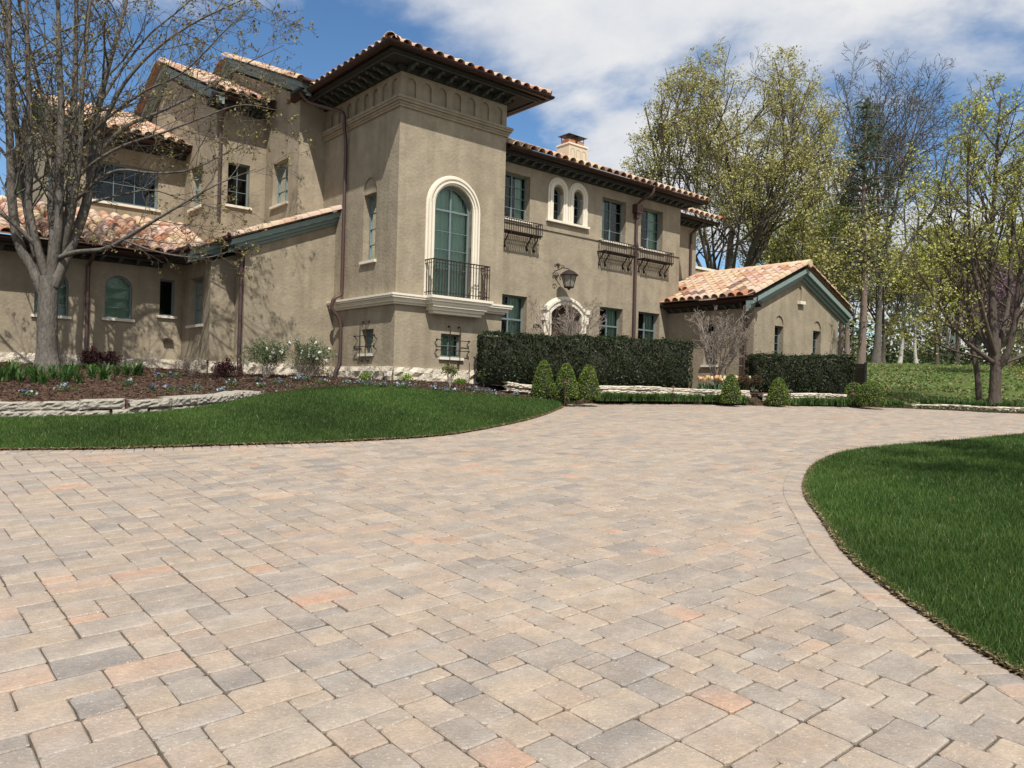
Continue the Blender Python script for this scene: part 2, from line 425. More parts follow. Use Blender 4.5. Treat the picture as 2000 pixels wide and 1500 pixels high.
LL = smooth_curve([(-22, 6.6), (-12, 8.3), (-6.32, 9.64), (-5.2, 9.92), (-4.08, 10.4), (-2.85, 10.92), (-2.2, 11.26), (-1.16, 12.0), (-0.41, 13.2), (0.42, 15.18), (1.06, 17.6), (1.38, 19.4)], 260)
RL = smooth_curve([(3.4, 0.5), (2.75, 2.6), (2.52, 3.78), (2.48, 4.32), (2.49, 5.16), (2.58, 5.96), (2.83, 7.04), (3.08, 8.08), (3.4, 8.96), (3.95, 10.1), (4.88, 11.36), (6.08, 12.28), (7.62, 13.2), (9.55, 14.48), (14, 17.0), (22, 20.5)], 300)
FE = smooth_curve([(1.38, 19.4), (2.2, 20.15), (3.4, 20.6), (6.2, 20.95), (8.55, 21.5), (10.67, 21.6), (11.97, 21.1), (13.22, 20.5), (17, 20.9), (24, 23.5)], 160)

# bedding sand sheet under the pavers
xs2 = np.linspace(-26, 26, 53); ys2 = np.linspace(-8, 25, 67)
V = [(x, y, driveZ(y) - 0.016) for y in ys2 for x in xs2]
F = [(j * 53 + i, j * 53 + i + 1, (j + 1) * 53 + i + 1, (j + 1) * 53 + i) for j in range(66) for i in range(52)]
driveway = prop(link('driveway', np_mesh('driveway', V, F, M_joint)), kind='structure')

def in_poly(P, poly):
    """vectorised point-in-polygon"""
    x, y = P[:, 0], P[:, 1]; inside = np.zeros(len(P), bool); n = len(poly); j = n - 1
    for i in range(n):
        xi, yi = poly[i]; xj, yj = poly[j]
        c = ((yi > y) != (yj > y)) & (x < (xj - xi) * (y - yi) / (yj - yi + 1e-12) + xi)
        inside ^= c; j = i
    return inside
drive_poly = np.vstack([LL, FE[1:], [(26, 22), (22, 20.5)], RL[::-1][1:], [(3.6, -1.5), (-24, -1.5), (-24, 6)]])
def offset_curve(C, d):
    T = np.gradient(C, axis=0); T /= np.linalg.norm(T, axis=1)[:, None]
    return C + np.stack([-T[:, 1], T[:, 0]], 1) * d
# soldier course along the edges: one paver long
SOL = 0.225
edge_R = offset_curve(RL, SOL)          # towards the drive (left of travel)
edge_L = offset_curve(LL, -SOL)
edge_F = offset_curve(FE, -SOL)
field_poly = np.vstack([edge_L, edge_F[3:], [(26, 21.7), (22, 20.7)], edge_R[::-1][1:], [(3.3, -1.5), (-24, -1.5), (-24, 5.7)]])

PCOL = np.array([(0.43, 0.362, 0.292), (0.405, 0.34, 0.28), (0.375, 0.322, 0.27), (0.33, 0.295, 0.262), (0.31, 0.285, 0.262), (0.45, 0.383, 0.31), (0.44, 0.378, 0.305), (0.425, 0.35, 0.29), (0.35, 0.325, 0.295), (0.41, 0.365, 0.312), (0.42, 0.35, 0.285)])
PCOL_RARE = np.array([(0.50, 0.335, 0.245), (0.48, 0.36, 0.28), (0.27, 0.255, 0.245)])
PAV = []     # (corner list (4x2), colour)
cu, cv = 0.182, 0.1135
ca, sa = math.cos(math.pi / 2 - YAW), math.sin(math.pi / 2 - YAW)       # u axis runs with the house front
def g2w(i, j): x, y = i * cu, j * cv; return (x * ca - y * sa, x * sa + y * ca)
NI, NJ = 330, 420; I0, J0 = -120, -180
occ = np.zeros((NI, NJ), bool)
prs = random.Random(5)
def drive_y_ok(p): return -1.2 < p[1] < 23 and abs(p[0]) < 1.6 + p[1] * 0.78 + 1.5
for jj in range(NJ):
    for ii in range(NI):
        if occ[ii, jj]: continue
        c = g2w(ii + I0 + .5, jj + J0 + .5)
        if not drive_y_ok(c): continue
        fits = lambda w, h: ii + w <= NI and jj + h <= NJ and not occ[ii:ii + w, jj:jj + h].any()
        q = prs.random(); opts = [(2, 2), (1, 2), (1, 1)] if q < 0.50 else ([(1, 2), (2, 2), (1, 1)] if q < 0.80 else [(1, 1)])
        for w, h in opts:
            if fits(w, h):
                occ[ii:ii + w, jj:jj + h] = True
                PAV.append((ii + I0, jj + J0, w, h)); break
def paver_geom(quad, z0, chamf, r, tilt):
    """rounded-corner slab from a 4-corner plan quad (counter-clockwise) -> verts, faces"""
    q = np.array(quad); n = 4; out = []
    for k in range(n):
        p, a, b = q[k], q[k - 1], q[(k + 1) % n]
        da = a - p; db = b - p; la = np.linalg.norm(da); lb = np.linalg.norm(db)
        ra = min(r * (0.6 + prs.random() * 0.9), la * .3); rb = min(r * (0.6 + prs.random() * 0.9), lb * .3)
        out.append(p + da / la * ra + (prs.random() - .5) * .004); out.append(p + db / lb * rb + (prs.random() - .5) * .004)
        # a slightly uneven long edge
        mid = (p + b) / 2 + np.array([(prs.random() - .5), (prs.random() - .5)]) * 0.006
        out.append(mid)
    out = np.array(out); c = q.mean(0)
    inner = c + (out - c) * (1 - chamf / np.linalg.norm(out - c, axis=1)[:, None])
    k = len(out)
    def zz(P, dz): return np.c_[P, driveZn(P[:, 1]) + z0 + dz + (P - c) @ tilt]
    Vv = np.vstack([zz(inner, 0.0), zz(out, -0.006), zz(out, -0.03)])
    Ff = [(i, (i + 1) % k, k + (i + 1) % k, k + i)[::-1] for i in range(k)] + [(k + i, k + (i + 1) % k, 2 * k + (i + 1) % k, 2 * k + i)[::-1] for i in range(k)]
    Ff.append(tuple(range(k)))
    return Vv, Ff
def clip_poly(subj, clip_in):
    return subj
cands = []; lows = []
centres = np.array([g2w(i + w / 2, j + h / 2) for (i, j, w, h) in PAV])
corn = [np.array([g2w(i, j), g2w(i + w, j), g2w(i + w, j + h), g2w(i, j + h)]) for (i, j, w, h) in PAV]
allc = np.vstack(corn); inside = in_poly(allc, field_poly).reshape(-1, 4)
dense_edges = np.vstack([edge_L, edge_R, edge_F])
for k, q in enumerate(corn):
    s = inside[k].sum()
    if s == 0: continue
    gap = 0.0016 + prs.random() * 0.003
    c = q.mean(0); ux = np.array([ca, sa]) * gap; vx_ = np.array([-sa, ca]) * gap * 1.5; g = q + np.array([ux + vx_, vx_ - ux, -ux - vx_, ux - vx_]) + np.array([prs.gauss(0, .0014), prs.gauss(0, .0014)])
    low = s < 4                     # cut pavers run on just under the soldier course
    cands.append(g); lows.append(low)
def soldier(C, Cin, step=0.115):
    s = np.r_[0, np.cumsum(np.linalg.norm(np.diff(C, axis=0), axis=1))]; n = int(s[-1] / step)
    q = np.linspace(0, s[-1], n + 1)
    A = np.stack([np.interp(q, s, C[:, i]) for i in range(2)], 1); B = np.stack([np.interp(q, s, Cin[:, i]) for i in range(2)], 1)
    for i in range(n):
        quad = np.array([A[i], A[i + 1], B[i + 1], B[i]])
        if quad[:, 1].mean() < -1 or abs(quad[:, 0].mean()) > 2.5 + quad[:, 1].mean() * .8: continue
        c = quad.mean(0); quad = quad + (c - quad) / np.linalg.norm(quad - c, axis=1)[:, None] * 0.005
        if sum(quad[m][0] * quad[(m + 1) % 4][1] - quad[(m + 1) % 4][0] * quad[m][1] for m in range(4)) < 0: quad = quad[::-1]
        cands.append(quad); lows.append(False)
soldier(RL, edge_R); soldier(LL, edge_L); soldier(FE, edge_F)
# the 300 that show largest are single pavers, the rest one mass
def shown(q):
    c = q.mean(0)
    if c[1] < 2.2: return 0
    vx = abs(c[0]) / c[1]
    if vx > 0.66 + .02: return 0
    zc_ = driveZ(c[1]); ypx = 750 + FPX * (CZ - zc_) / c[1]
    if ypx > 1530: return 0
    A = abs(sum(q[m][0] * q[(m + 1) % 4][1] - q[(m + 1) % 4][0] * q[m][1] for m in range(4)) / 2)
    return A / c[1] ** 3
order = sorted(range(len(cands)), key=lambda k: -shown(cands[k]))
single = set(order[:300])
bv, bf, bc = [], [], []
for k in range(len(cands)):
    r = prs.random()
    c = PCOL[prs.randrange(len(PCOL))] if r < 0.93 else PCOL_RARE[prs.randrange(3)]
    c = c * (1.02 + prs.random() * 0.16) * np.array((.90, .835, .765))
    c2 = PCOL[prs.randrange(len(PCOL))] * (0.95 + prs.random() * .22)      # blended second tone along one long edge
    Vv, Ff = paver_geom(cands[k], prs.uniform(-.002, .002) - (.007 if lows[k] else 0), 0.008, 0.012, np.array([prs.gauss(0, .0035), prs.gauss(0, .0035)]))
    nV = len(Vv); t = np.zeros(nV)
    q = cands[k].mean(0); ax = np.array([-sa, ca]); t = np.clip(((Vv[:, :2] - q) @ ax) / 0.11 * prs.choice((-1, 1)) + prs.uniform(-.3, .3), 0, 1) * prs.uniform(0.3, 1.0)
    col = c[None, :] * (1 - t[:, None]) + c2[None, :] * t[:, None]
    if k in single:
        me = bpy.data.meshes.new('paver'); me.from_pydata(Vv.tolist(), [], Ff); me.materials.append(M_paver)
        a = me.color_attributes.new('col', 'FLOAT_COLOR', 'POINT'); cc = np.ones((nV, 4), np.float32); cc[:, :3] = col; a.data.foreach_set('color', cc.ravel())
        link('paver', me, driveway)
    else:
        o = len(bv); bv += Vv.tolist(); bf += [tuple(x + o for x in f) for f in Ff]; bc.append(col)
me = bpy.data.meshes.new('pavers'); me.from_pydata(bv, [], bf); me.materials.append(M_paver)
a = me.color_attributes.new('col', 'FLOAT_COLOR', 'POINT'); cc = np.ones((len(bv), 4), np.float32); cc[:, :3] = np.vstack(bc); a.data.foreach_set('color', cc.ravel())
prop(link('paver_field', me, driveway), kind='stuff')

# ------------------------------------------------------------------ lawns and bed
def loft(A, B, n, bulge=0.0):
    """grid between 3D curves A and B (same length)"""
    A = np.asarray(A); B = np.asarray(B); m = len(A); V = []
    for j in range(n + 1):
        t = j / n; P = A * (1 - t) + B * t; P[:, 2] += bulge * 4 * t * (1 - t); V.append(P)
    V = np.vstack(V); F = [(j * m + i, j * m + i + 1, (j + 1) * m + i + 1, (j + 1) * m + i) for j in range(n) for i in range(m - 1)]
    return V, np.array(F)
def blades(V, F, dens, h, w, colA, colB, seed, lean=0.35, near=None):
    """single grass blades scattered over quads; dens per m2 as a function of distance"""
    g = np.random.default_rng(seed); P = V[F]
    e1 = P[:, 1] - P[:, 0]; e2 = P[:, 3] - P[:, 0]; area = np.linalg.norm(np.cross(e1, e2), axis=1)
    c = P.mean(1); dist = np.linalg.norm(c[:, :2], axis=1)
    vis = (np.abs(c[:, 0]) < c[:, 1] * 0.95 + 1.0) & (c[:, 1] > 1)
    nn = g.poisson(area * dens(dist) * vis); idx = np.repeat(np.arange(len(F)), nn); N = len(idx)
    s, t = g.random(N), g.random(N); Q = P[idx]
    base = (Q[:, 0] * ((1 - s) * (1 - t))[:, None] + Q[:, 1] * (s * (1 - t))[:, None] + Q[:, 2] * (s * t)[:, None] + Q[:, 3] * ((1 - s) * t)[:, None])
    d = np.linalg.norm(base[:, :2], axis=1); sc = 0.65 + 0.7 * g.random(N); hh = h * sc
    an = g.random(N) * 2 * np.pi; side = np.stack([np.cos(an), np.sin(an), 0 * an], 1) * (w * (0.6 + d / 9.0))[:, None] / 2
    la = g.random(N) * 2 * np.pi; le = g.random(N) * lean
    tip = base + np.stack([np.cos(la) * le * hh, np.sin(la) * le * hh, hh], 1)
    VV = np.stack([base - side, base + side, tip], 1).reshape(-1, 3); FF = np.arange(3 * N).reshape(-1, 3)
    k = g.random(N)
    patch = 0.5 + 0.5 * np.sin(base[:, 0] * 1.7 + 2 * np.sin(base[:, 1] * 0.9)) * np.sin(base[:, 1] * 1.3 + base[:, 0] * 0.6)
    k = np.clip(k ** 1.5 * 0.8 + patch * 0.35 - .06 + .12 * np.sin(base[:, 0] * 6.1 + np.sin(base[:, 1] * 5.3) * 2) * np.sin(base[:, 1] * 4.7 + base[:, 0]), 0, 1)
    cc = colA[None] * (1 - k[:, None]) + colB[None] * k[:, None]; dry = g.random(N) < 0.02; cc[dry] = (0.30, 0.29, 0.13); big = np.sin(base[:, 0] * .9 + 1.3 * np.sin(base[:, 1] * .55)) * np.sin(base[:, 1] * .75 + .5 * base[:, 0]); cc = cc * (1.0 + .28 * big)[:, None]; lf = g.random(N) < .0006; cc[lf] = (.5, .48, .4)
    return VV, FF, np.repeat(cc, 3, axis=0)
GA = np.array((0.028, 0.067, 0.013)); GB = np.array((0.11, 0.185, 0.04))
def A3(C, dz=0.0): return np.c_[C, driveZn(C[:, 1]) + dz]
def C3(pts, n): return smooth_curve([tuple(p) for p in pts], n)

# left lawn
topL = [at(-420, 822, 11.6), at(-200, 820, 12.2), at(0, 818, 12.8), at(120, 817, 13.0), at(240, 814, 13.3), at(340, 807, 14.0), at(430, 796, 15.3), at(487, 778, 16.8), at(560, 766, 17.5), at(640, 757, 18.0), at(760, 757, 18.1), at(850, 764, 17.9), at(935, 773, 17.8), at(1020, 779, 18.1), at(1075, 784, 18.7), (1.34, 19.45, 1.27)]
TL = C3(topL, 260)
k0 = 60
BLc = A3(LL, 0.012)
sB = BLc[30:]; m_ = len(sB); TLr = smooth_curve([tuple(p) for p in TL], m_)
V_, F_ = loft(sB, TLr, 26, 0.06)
lawn = prop(link('lawn', np_mesh('lawn', V_, F_, M_lawnbase, smooth=True)), 'dark green mown lawn between the driveway and the flower bed', 'lawn', kind='structure')
VV, FF, CC = blades(V_, F_, lambda d: np.clip(5200 * (10 / d) ** 1.2, 1500, 6000), 0.046, 0.0048, GA, GB, 3, .9)
prop(link('lawn_grass', np_mesh('lawn_grass', VV, FF, M_grass, col=CC)), 'mown grass blades of the lawn in front of the bed', 'grass', kind='stuff')
# right lawn (island inside the drive)
outer = np.stack([np.interp(np.linspace(0, 1, 300), [0, 0.25, 0.5, 0.8, 1.0], [6.0, 8, 11.0, 14.5, 24]), np.interp(np.linspace(0, 1, 300), [0, .25, .5, .8, 1.0], [0.2, 2, 5.0, 9.5, 17])], 1)
V_, F_ = loft(A3(RL, 0.012), A3(outer, 0.05), 34, 0.10)
lawn2 = prop(link('lawn', np_mesh('lawn', V_, F_, M_lawnbase, smooth=True)), 'rounded dark green lawn island beside the curved paver edge', 'lawn', kind='structure')
VV, FF, CC = blades(V_, F_, lambda d: np.clip(15000 * (4.5 / d) ** 1.55, 2200, 16000), 0.046, 0.0046, GA, GB, 4, .9)
prop(link('island_grass', np_mesh('island_grass', VV, FF, M_grass, col=CC)), 'thick mown grass of the rounded lawn island', 'grass', kind='stuff')
# straw-coloured dead grass along both lawn edges
def straw(C, off, n, seed, wmax):
    g = np.random.default_rng(seed); i = g.integers(0, len(C) - 1, n); t = g.random(n)
    T = np.gradient(C, axis=0); T /= np.linalg.norm(T, axis=1)[:, None]; Nn = np.stack([-T[:, 1], T[:, 0]], 1)
    B = C[i] * (1 - t)[:, None] + C[i + 1] * t[:, None] + Nn[i] * (off * (g.random(n) ** 1.3) * wmax)[:, None]
    keep = (np.abs(B[:, 0]) < B[:, 1] * .7 + .5) & (B[:, 1] > 1.5); B = B[keep]; n = len(B)
    z = driveZn(B[:, 1]) + 0.004 + g.random(n) * 0.022; c = np.c_[B, z]
    an = g.random(n) * 2 * np.pi; L = 0.012 + 0.022 * g.random(n); d1 = np.stack([np.cos(an), np.sin(an), (g.random(n) - .3) * .7], 1) * L[:, None]
    d2 = np.stack([-np.sin(an), np.cos(an), (g.random(n) - .5) * .3], 1) * 0.004 * (1 + B[:, 1:2] / 6)
    VV = np.stack([c - d1 - d2, c + d1 - d2, c + d1 + d2, c - d1 + d2], 1).reshape(-1, 3)
    return VV, np.arange(4 * n).reshape(-1, 4)
for nm, C, off, n, w, lb in (('clippings', RL, -1, 26000, 0.055, 'straw coloured dead grass along the curved island edge'), ('clippings', LL[60:], 1, 16000, 0.05, 'straw coloured dead grass along the long lawn edge')):
    VV, FF = straw(C, off, n, 9, w); sc_ = np.array([(0.40, 0.31, 0.17), (0.28, 0.21, 0.12), (0.46, 0.36, 0.21), (0.16, 0.13, 0.07)])[np.random.default_rng(2).integers(0, 4, len(FF))]
    prop(link(nm, np_mesh(nm, VV, FF, M_leaf, col=np.repeat(sc_, 4, axis=0))), lb, 'dead grass', kind='stuff')

# mulch bed between lawn / low walls and the house
bedF = [at(-420, 786, 11.7), at(-200, 784, 12.3), at(0, 783, 12.95), at(120, 783, 13.15), at(240, 784, 13.45), at(340, 783, 14.15), at(430, 780, 15.4), at(487, 776, 16.85), at(560, 765, 17.55), at(640, 756, 18.05), at(760, 756, 18.15), at(850, 763, 17.95), at(935, 772, 17.85), at(1020, 778, 18.15), at(1075, 782, 18.75), (1.45, 19.6, 1.275)]
bedB = [hw(-13, 7.0, 2.0), hw(-9, 6.8, 1.99), hw(-7, 6.7, 1.97), hw(-5, 6.6, 1.95), hw(-3.4, 6.3, 1.93), hw(-2.9, 4.6, 1.90), hw(-2.2, 3.7, 1.87), hw(-1.0, 3.6, 1.84), hw(0.0, 3.4, 1.82), hw(0.3, 1.6, 1.79), hw(0.5, 0.4, 1.77), hw(2.0, 0.3, 1.75), hw(3.6, .6, 1.73), hw(5.0, .8, 1.72), hw(6.4, .8, 1.71), hw(7.2, .8, 1.70)]
n = 240
V_, F_ = loft(C3(bedF, n), C3(bedB, n), 40, 0.02)
V_[:, 2] += NR.normal(0, 0.008, len(V_))
bed = prop(link('flower_bed', np_mesh('flower_bed', V_, F_, M_mulch, smooth=True)), kind='structure')
BEDV, BEDF = V_, F_
# strip between the drive and the house on the entrance side
fe = A3(FE, 0.014); n = 160
upF = C3([(1.45, 19.6, 1.275), at(1180, 768, 20.3), at(1320, 772, 21.0), at(1460, 776, 21.6), at(1600, 780, 22.1), at(1700, 786, 22.4), at(1800, 792, 22.6), at(1900, 797, 22.3), at(2000, 801, 22.0), (18, 22.5, 1.42), (24, 25, 1.55)], n)
V_, F_ = loft(fe, upF, 8)
V_[:, 2] += NR.normal(0, 0.006, len(V_))
prop(link('planting_strip', np_mesh('planting_strip', V_, F_, M_soil, smooth=True)), kind='structure')
upF2 = C3([at(960, 752, 19.4), at(1040, 758, 19.7), at(1180, 756, 20.35), at(1320, 762, 21.05), at(1460, 769, 21.65), at(1600, 772, 22.15), at(1690, 778, 22.5)], n)
upB = C3([hw(3.7, .6, 1.74), hw(6, .6, 1.72), hw(9, .6, 1.72), hw(11.5, .2, 1.72), hw(11.9, -3.0, 1.75), hw(14.5, -3.1, 1.85), hw(18.5, -3.2, 2.0)], n)
V_, F_ = loft(upF2, upB, 12)
V_[:, 2] += NR.normal(0, 0.006, len(V_))
prop(link('entrance_bed', np_mesh('entrance_bed', V_, F_, M_mulch, smooth=True)), kind='structure')
# ------------------------------------------------------------------ the house
house = empty('house', H0, math.pi / 2 - YAW)
prop(house, 'large tan stucco villa with square corner tower, clay tile roofs and sage windows', 'house')
def FA(v): return lambda a, b, c: Vector((a, v - c, b))          # wall facing the drive, a runs right
def FB(u): return lambda a, b, c: Vector((u - c, a, b))          # wall facing left, a runs backwards
def arch_pts(a0, a1, b0, b1, n=14, rise=None):
    w = (a1 - a0) / 2; rise = w if rise is None else rise; c = (a0 + a1) / 2
    if rise >= w - 1e-6:
        top = [(c + w * math.cos(t), b1 - w + w * math.sin(t)) for t in [math.pi * k / n for k in range(n + 1)]]
    else:
        R = (w * w + rise * rise) / (2 * rise); t0 = math.asin(w / R)
        top = [(c + R * math.sin(t), b1 - R + R * math.cos(t)) for t in [t0 - 2 * t0 * k / n for k in range(n + 1)]]
    return [(a0, b0), (a1, b0)] + top
def rect_pts(a0, a1, b0, b1): return [(a0, b0), (a1, b0), (a1, b1), (a0, b1)]
def wall(F, outer, holes=(), name='wall', m=None):
    """stucco sheet with openings; each hole = (points, depth, closed back)"""
    loops = [[Vector((x, y, 0)) for x, y in outer]] + [[Vector((x, y, 0)) for x, y in h[0]] for h in holes]
    flat = [p for l in loops for p in l]
    b = MB()
    b.add([F(p.x, p.y, 0) for p in flat], tessellate_polygon(loops))
    for pts, dep, back in holes:
        k = len(pts); o = [F(x, y, 0) for x, y in pts] + [F(x, y, -dep) for x, y in pts]
        fs = [(i, (i + 1) % k, k + (i + 1) % k, k + i) for i in range(k)]
        if back: fs.append(tuple(k + i for i in range(k)))
        b.add(o, fs)
    return b.build(name, m or M_stucco, house, fixn=False)
pane_i = [0]
def window(F, a0, a1, b0, b1, nx=2, rows=4, arch=False, rec=0.15, sill=True, curtain=None, transom=None, fr=0.042, label=None, seed=0):
    """sash with muntins; returns the opening for wall()"""
    b = MB(); c0, c1 = -rec - 0.05, -rec + 0.01
    r = (a1 - a0) / 2; bs = b1 - r if arch else b1; ca_ = (a0 + a1) / 2
    if arch:
        o = arch_pts(a0, a1, b0, b1); i_ = arch_pts(a0 + fr, a1 - fr, b0 + fr, b1 - fr)
        n_ = len(o)
        P = [F(x, y, c1) for x, y in o] + [F(x, y, c1) for x, y in i_] + [F(x, y, c0) for x, y in i_]
        b.add(P, [(k, (k + 1) % n_, n_ + (k + 1) % n_, n_ + k) for k in range(n_)] + [(n_ + k, n_ + (k + 1) % n_, 2 * n_ + (k + 1) % n_, 2 * n_ + k) for k in range(n_)])
    else:
        b.fbox(F, a0, a1, b0, b0 + fr, c0, c1); b.fbox(F, a0, a1, b1 - fr, b1, c0, c1)
        b.fbox(F, a0, a0 + fr, b0 + fr, b1 - fr, c0, c1); b.fbox(F, a1 - fr, a1, b0 + fr, b1 - fr, c0, c1)
    ys_ = rows if isinstance(rows, (list, tuple)) else [b0 + fr + (bs - b0 - (fr if not arch else 0) - fr) * k / rows for k in range(rows + 1)]
    xs_ = [a0 + fr + (a1 - a0 - 2 * fr) * k / nx for k in range(nx + 1)]
    for k in range(1, nx):
        w = 0.024 if (nx == 2 and a1 - a0 > .8) else 0.010
        b.fbox(F, xs_[k] - w, xs_[k] + w, b0 + fr, (b1 - fr) if arch else bs - fr, c0 + .005, c1 - .004)
    for k in range(1, len(ys_) - (0 if arch else 1)):
        w = 0.026 if (transom is not None and k == transom) else 0.008
        b.fbox(F, a0 + fr, a1 - fr, ys_[k] - w, ys_[k] + w, c0 + .008, c1 - (.001 if w > .02 else .007))
    if arch and transom is None: pass
    win = b.build('window', M_frame, house)
    if label: win['label'] = label
    cg = -rec - 0.028
    tv = Vector((math.sin(seed * 7.1) * .004, math.cos(seed * 3.3) * .004))
    for i in range(nx):
        for j in range(len(ys_) - 1):
            p = MB(); e = 0.002
            x0, x1, y0, y1 = xs_[i], xs_[i + 1], ys_[j], ys_[j + 1]
            t = math.sin((i * 3 + j * 5 + seed) * 2.3) * 0.003
            p.add([F(x0, y0, cg + t), F(x1, y0, cg - t), F(x1, y1, cg + t * .5), F(x0, y1, cg - t)], [(0, 1, 2, 3)])
            p.build('pane', M_glass, win, fixn=False)
    if arch:
        rr = r - fr
        halves = [(0, math.pi / 2), (math.pi / 2, math.pi)] if nx == 2 else [(0, math.pi)]
        for t0, t1 in halves:
            p = MB(); pts = [F(ca_, bs, cg)] + [F(ca_ + rr * math.cos(t), bs + rr * math.sin(t), cg) for t in [t0 + (t1 - t0) * k / 8 for k in range(9)]]
            p.add(pts, [tuple(range(len(pts)))]); p.build('pane', M_glass, win, fixn=False)
    if sill:
        s = MB(); s.fbox(F, a0 - .07, a1 + .07, b0 - .075, b0 - .002, -rec, 0.07); s.build('sill', M_limestone, win)
    if curtain:
        cs = MB(); n_ = 40; cc_ = -rec - 0.16
        spans = {'full': [(a0, a1, b0, b1)], 'left': [(a0, a0 + (a1 - a0) * .42, b0, b1)], 'right': [(a0 + (a1 - a0) * .58, a1, b0, b1)],
                 'sides': [(a0, a0 + (a1 - a0) * .28, b0, b1), (a0 + (a1 - a0) * .72, a1, b0, b1)], 'low': [(a0, a1, b0, b0 + (b1 - b0) * .45)], 'shade': [(a0, a1, b0, b1)]}[curtain]
        for (x0, x1, y0, y1) in spans:
            P = []
            for k in range(n_ + 1):
                x = x0 + (x1 - x0) * k / n_; w = 0.0 if curtain == 'shade' else 0.045 * math.sin(x * 48 + seed) + 0.02 * math.sin(x * 19 + seed)
                P += [F(x, y0, cc_ + w), F(x, y1, cc_ + w * 0.7)]
            cs.add(P, [(2 * k, 2 * k + 2, 2 * k + 3, 2 * k + 1) for k in range(n_)])
        cs.build('curtain', M_shade if curtain == 'shade' else M_curtain, win, smooth=True, fixn=False)
    # near-black box behind: stops light leaks, unlit-room darkness is in its colour
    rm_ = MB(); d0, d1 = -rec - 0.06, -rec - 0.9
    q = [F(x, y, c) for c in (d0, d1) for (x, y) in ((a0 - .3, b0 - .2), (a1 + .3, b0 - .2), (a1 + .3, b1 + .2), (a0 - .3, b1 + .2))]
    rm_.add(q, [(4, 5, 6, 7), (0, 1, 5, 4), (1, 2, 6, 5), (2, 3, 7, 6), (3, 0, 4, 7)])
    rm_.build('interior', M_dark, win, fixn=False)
    return ((arch_pts(a0, a1, b0, b1) if arch else rect_pts(a0, a1, b0, b1)), rec + 0.02, False)
def blind_arch(a0, a1, b0, b1, dep=0.06): return (arch_pts(a0, a1, b0, b1, 10), dep, True)
def lunette(a0, a1, b0, rise, dep=0.04):
    c = (a0 + a1) / 2; w = (a1 - a0) / 2
    return ([(c + w * math.cos(t), b0 + rise * math.sin(t)) for t in [math.pi * k / 12 for k in range(13)]], dep, True)

# --- tower
TW, TD = 3.55, 4.2; G0 = 1.5
fa = FA(0.0)
holes = [window(fa, 1.12, 2.40, 4.03, 7.06, nx=2, rows=[4.085, 4.83, 5.34, 5.83, 6.40], arch=True, rec=.14, sill=False, curtain='full', transom=4, fr=.06, label='tall arched french window behind the tower balcony', seed=1),
         window(fa, 1.46, 2.13, 2.42, 3.05, nx=2, rows=2, rec=.14, curtain='full', seed=2)]
holes += [blind_arch(.32 + .487 * k - .145, .32 + .487 * k + .145, 9.09, 9.62) for k in range(7)]
wall(fa, [(0, G0), (TW, G0), (TW, 9.9), (0, 9.9)], holes)
fb = FB(0.0)
holes = [window(fb, 1.08, 1.76, 4.98, 6.80, nx=2, rows=4, rec=.2, curtain='sides', seed=3), lunette(1.08, 1.84, 6.83, .42),
         window(fb, 1.06, 1.70, 2.46, 3.12, nx=2, rows=2, rec=.2, curtain='full', seed=4)]
holes += [blind_arch(.32 + .487 * k - .145, .32 + .487 * k + .145, 9.09, 9.62) for k in range(8)]
wall(fb, [(0, G0), (TD, G0), (TD, 9.9), (0, 9.9)], holes)
w_ = MB(); w_.add([(TW, 0, G0), (TW, TD, G0), (TW, TD, 9.9), (TW, 0, 9.9)], [(0, 1, 2, 3)]); w_.add([(0, TD, 8), (TW, TD, 8), (TW, TD, 9.9), (0, TD, 9.9)], [(0, 1, 2, 3)])
w_.build('wall', M_stucco, house, fixn=False)
def belt(path, prof, name='belt_course', m=None): b = MB(); b.sweep(path, prof); return b.build(name, m or M_limestone, house)
tower_path = [(0, TD), (0, 0), (TW, 0), (TW, .5)]        # travel keeps the outside on the right hand
def ringp(z0, z1, outs): # stepped profile from bottom to top
    pr = [(-0.02, z0)]; n_ = len(outs); dz = (z1 - z0) / n_
    for i, o in enumerate(outs): pr += [(o, z0 + i * dz), (o + .0, z0 + (i + 1) * dz)]
    return pr + [(-0.02, z1)]
# belts run around the corner; right-hand side must be outwards
belt(tower_path, ringp(8.82, 9.07, [.05, .075, .12, .145]), m=M_stucco)
belt(tower_path, ringp(3.72, 3.98, [.07, .13, .15, .21, .23]))

def soffit_eave(path, wallpath_over, z, ov, brackets, name='eave', bw=0.08, closed=False, gut=0.11, crown=True, bspace=0.42, skip=()):
    """boxed eave along plan path (outside on the right hand): soffit, crown mould, gutter, scroll brackets"""
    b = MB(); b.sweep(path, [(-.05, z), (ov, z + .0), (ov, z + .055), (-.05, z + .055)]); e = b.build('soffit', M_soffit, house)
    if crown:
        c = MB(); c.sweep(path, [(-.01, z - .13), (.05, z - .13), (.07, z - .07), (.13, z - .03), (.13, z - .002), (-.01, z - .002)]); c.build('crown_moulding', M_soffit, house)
    f_ = MB(); f_.sweep(path, [(ov - .05, z + .055), (ov + .01, z + .055), (ov + .01, z + .20), (ov - .05, z + .20)]); f_.build('fascia', M_gutter, house)
    g_ = MB(); n_ = 8
    ring = [(ov + .012 + gut + gut * math.cos(t), z + .12 + gut * .9 * math.sin(t)) for t in [math.pi + math.pi * k / n_ for k in range(n_ + 1)]]
    inner = [(ov + .012 + gut + (gut - .008) * math.cos(t), z + .12 + (gut - .008) * .9 * math.sin(t)) for t in [2 * math.pi - math.pi * k / n_ for k in range(n_ + 1)]]
    g_.sweep(path, ring + inner); auto_smooth(g_.build('gutter', M_gutter, house))
    rail = MB(); rail.sweep(path, [(ov - .16, z - .03), (ov - .12, z - .03), (ov - .12, z - .002), (ov - .16, z - .002)]); rail.build('soffit_bead', M_bracket, house)
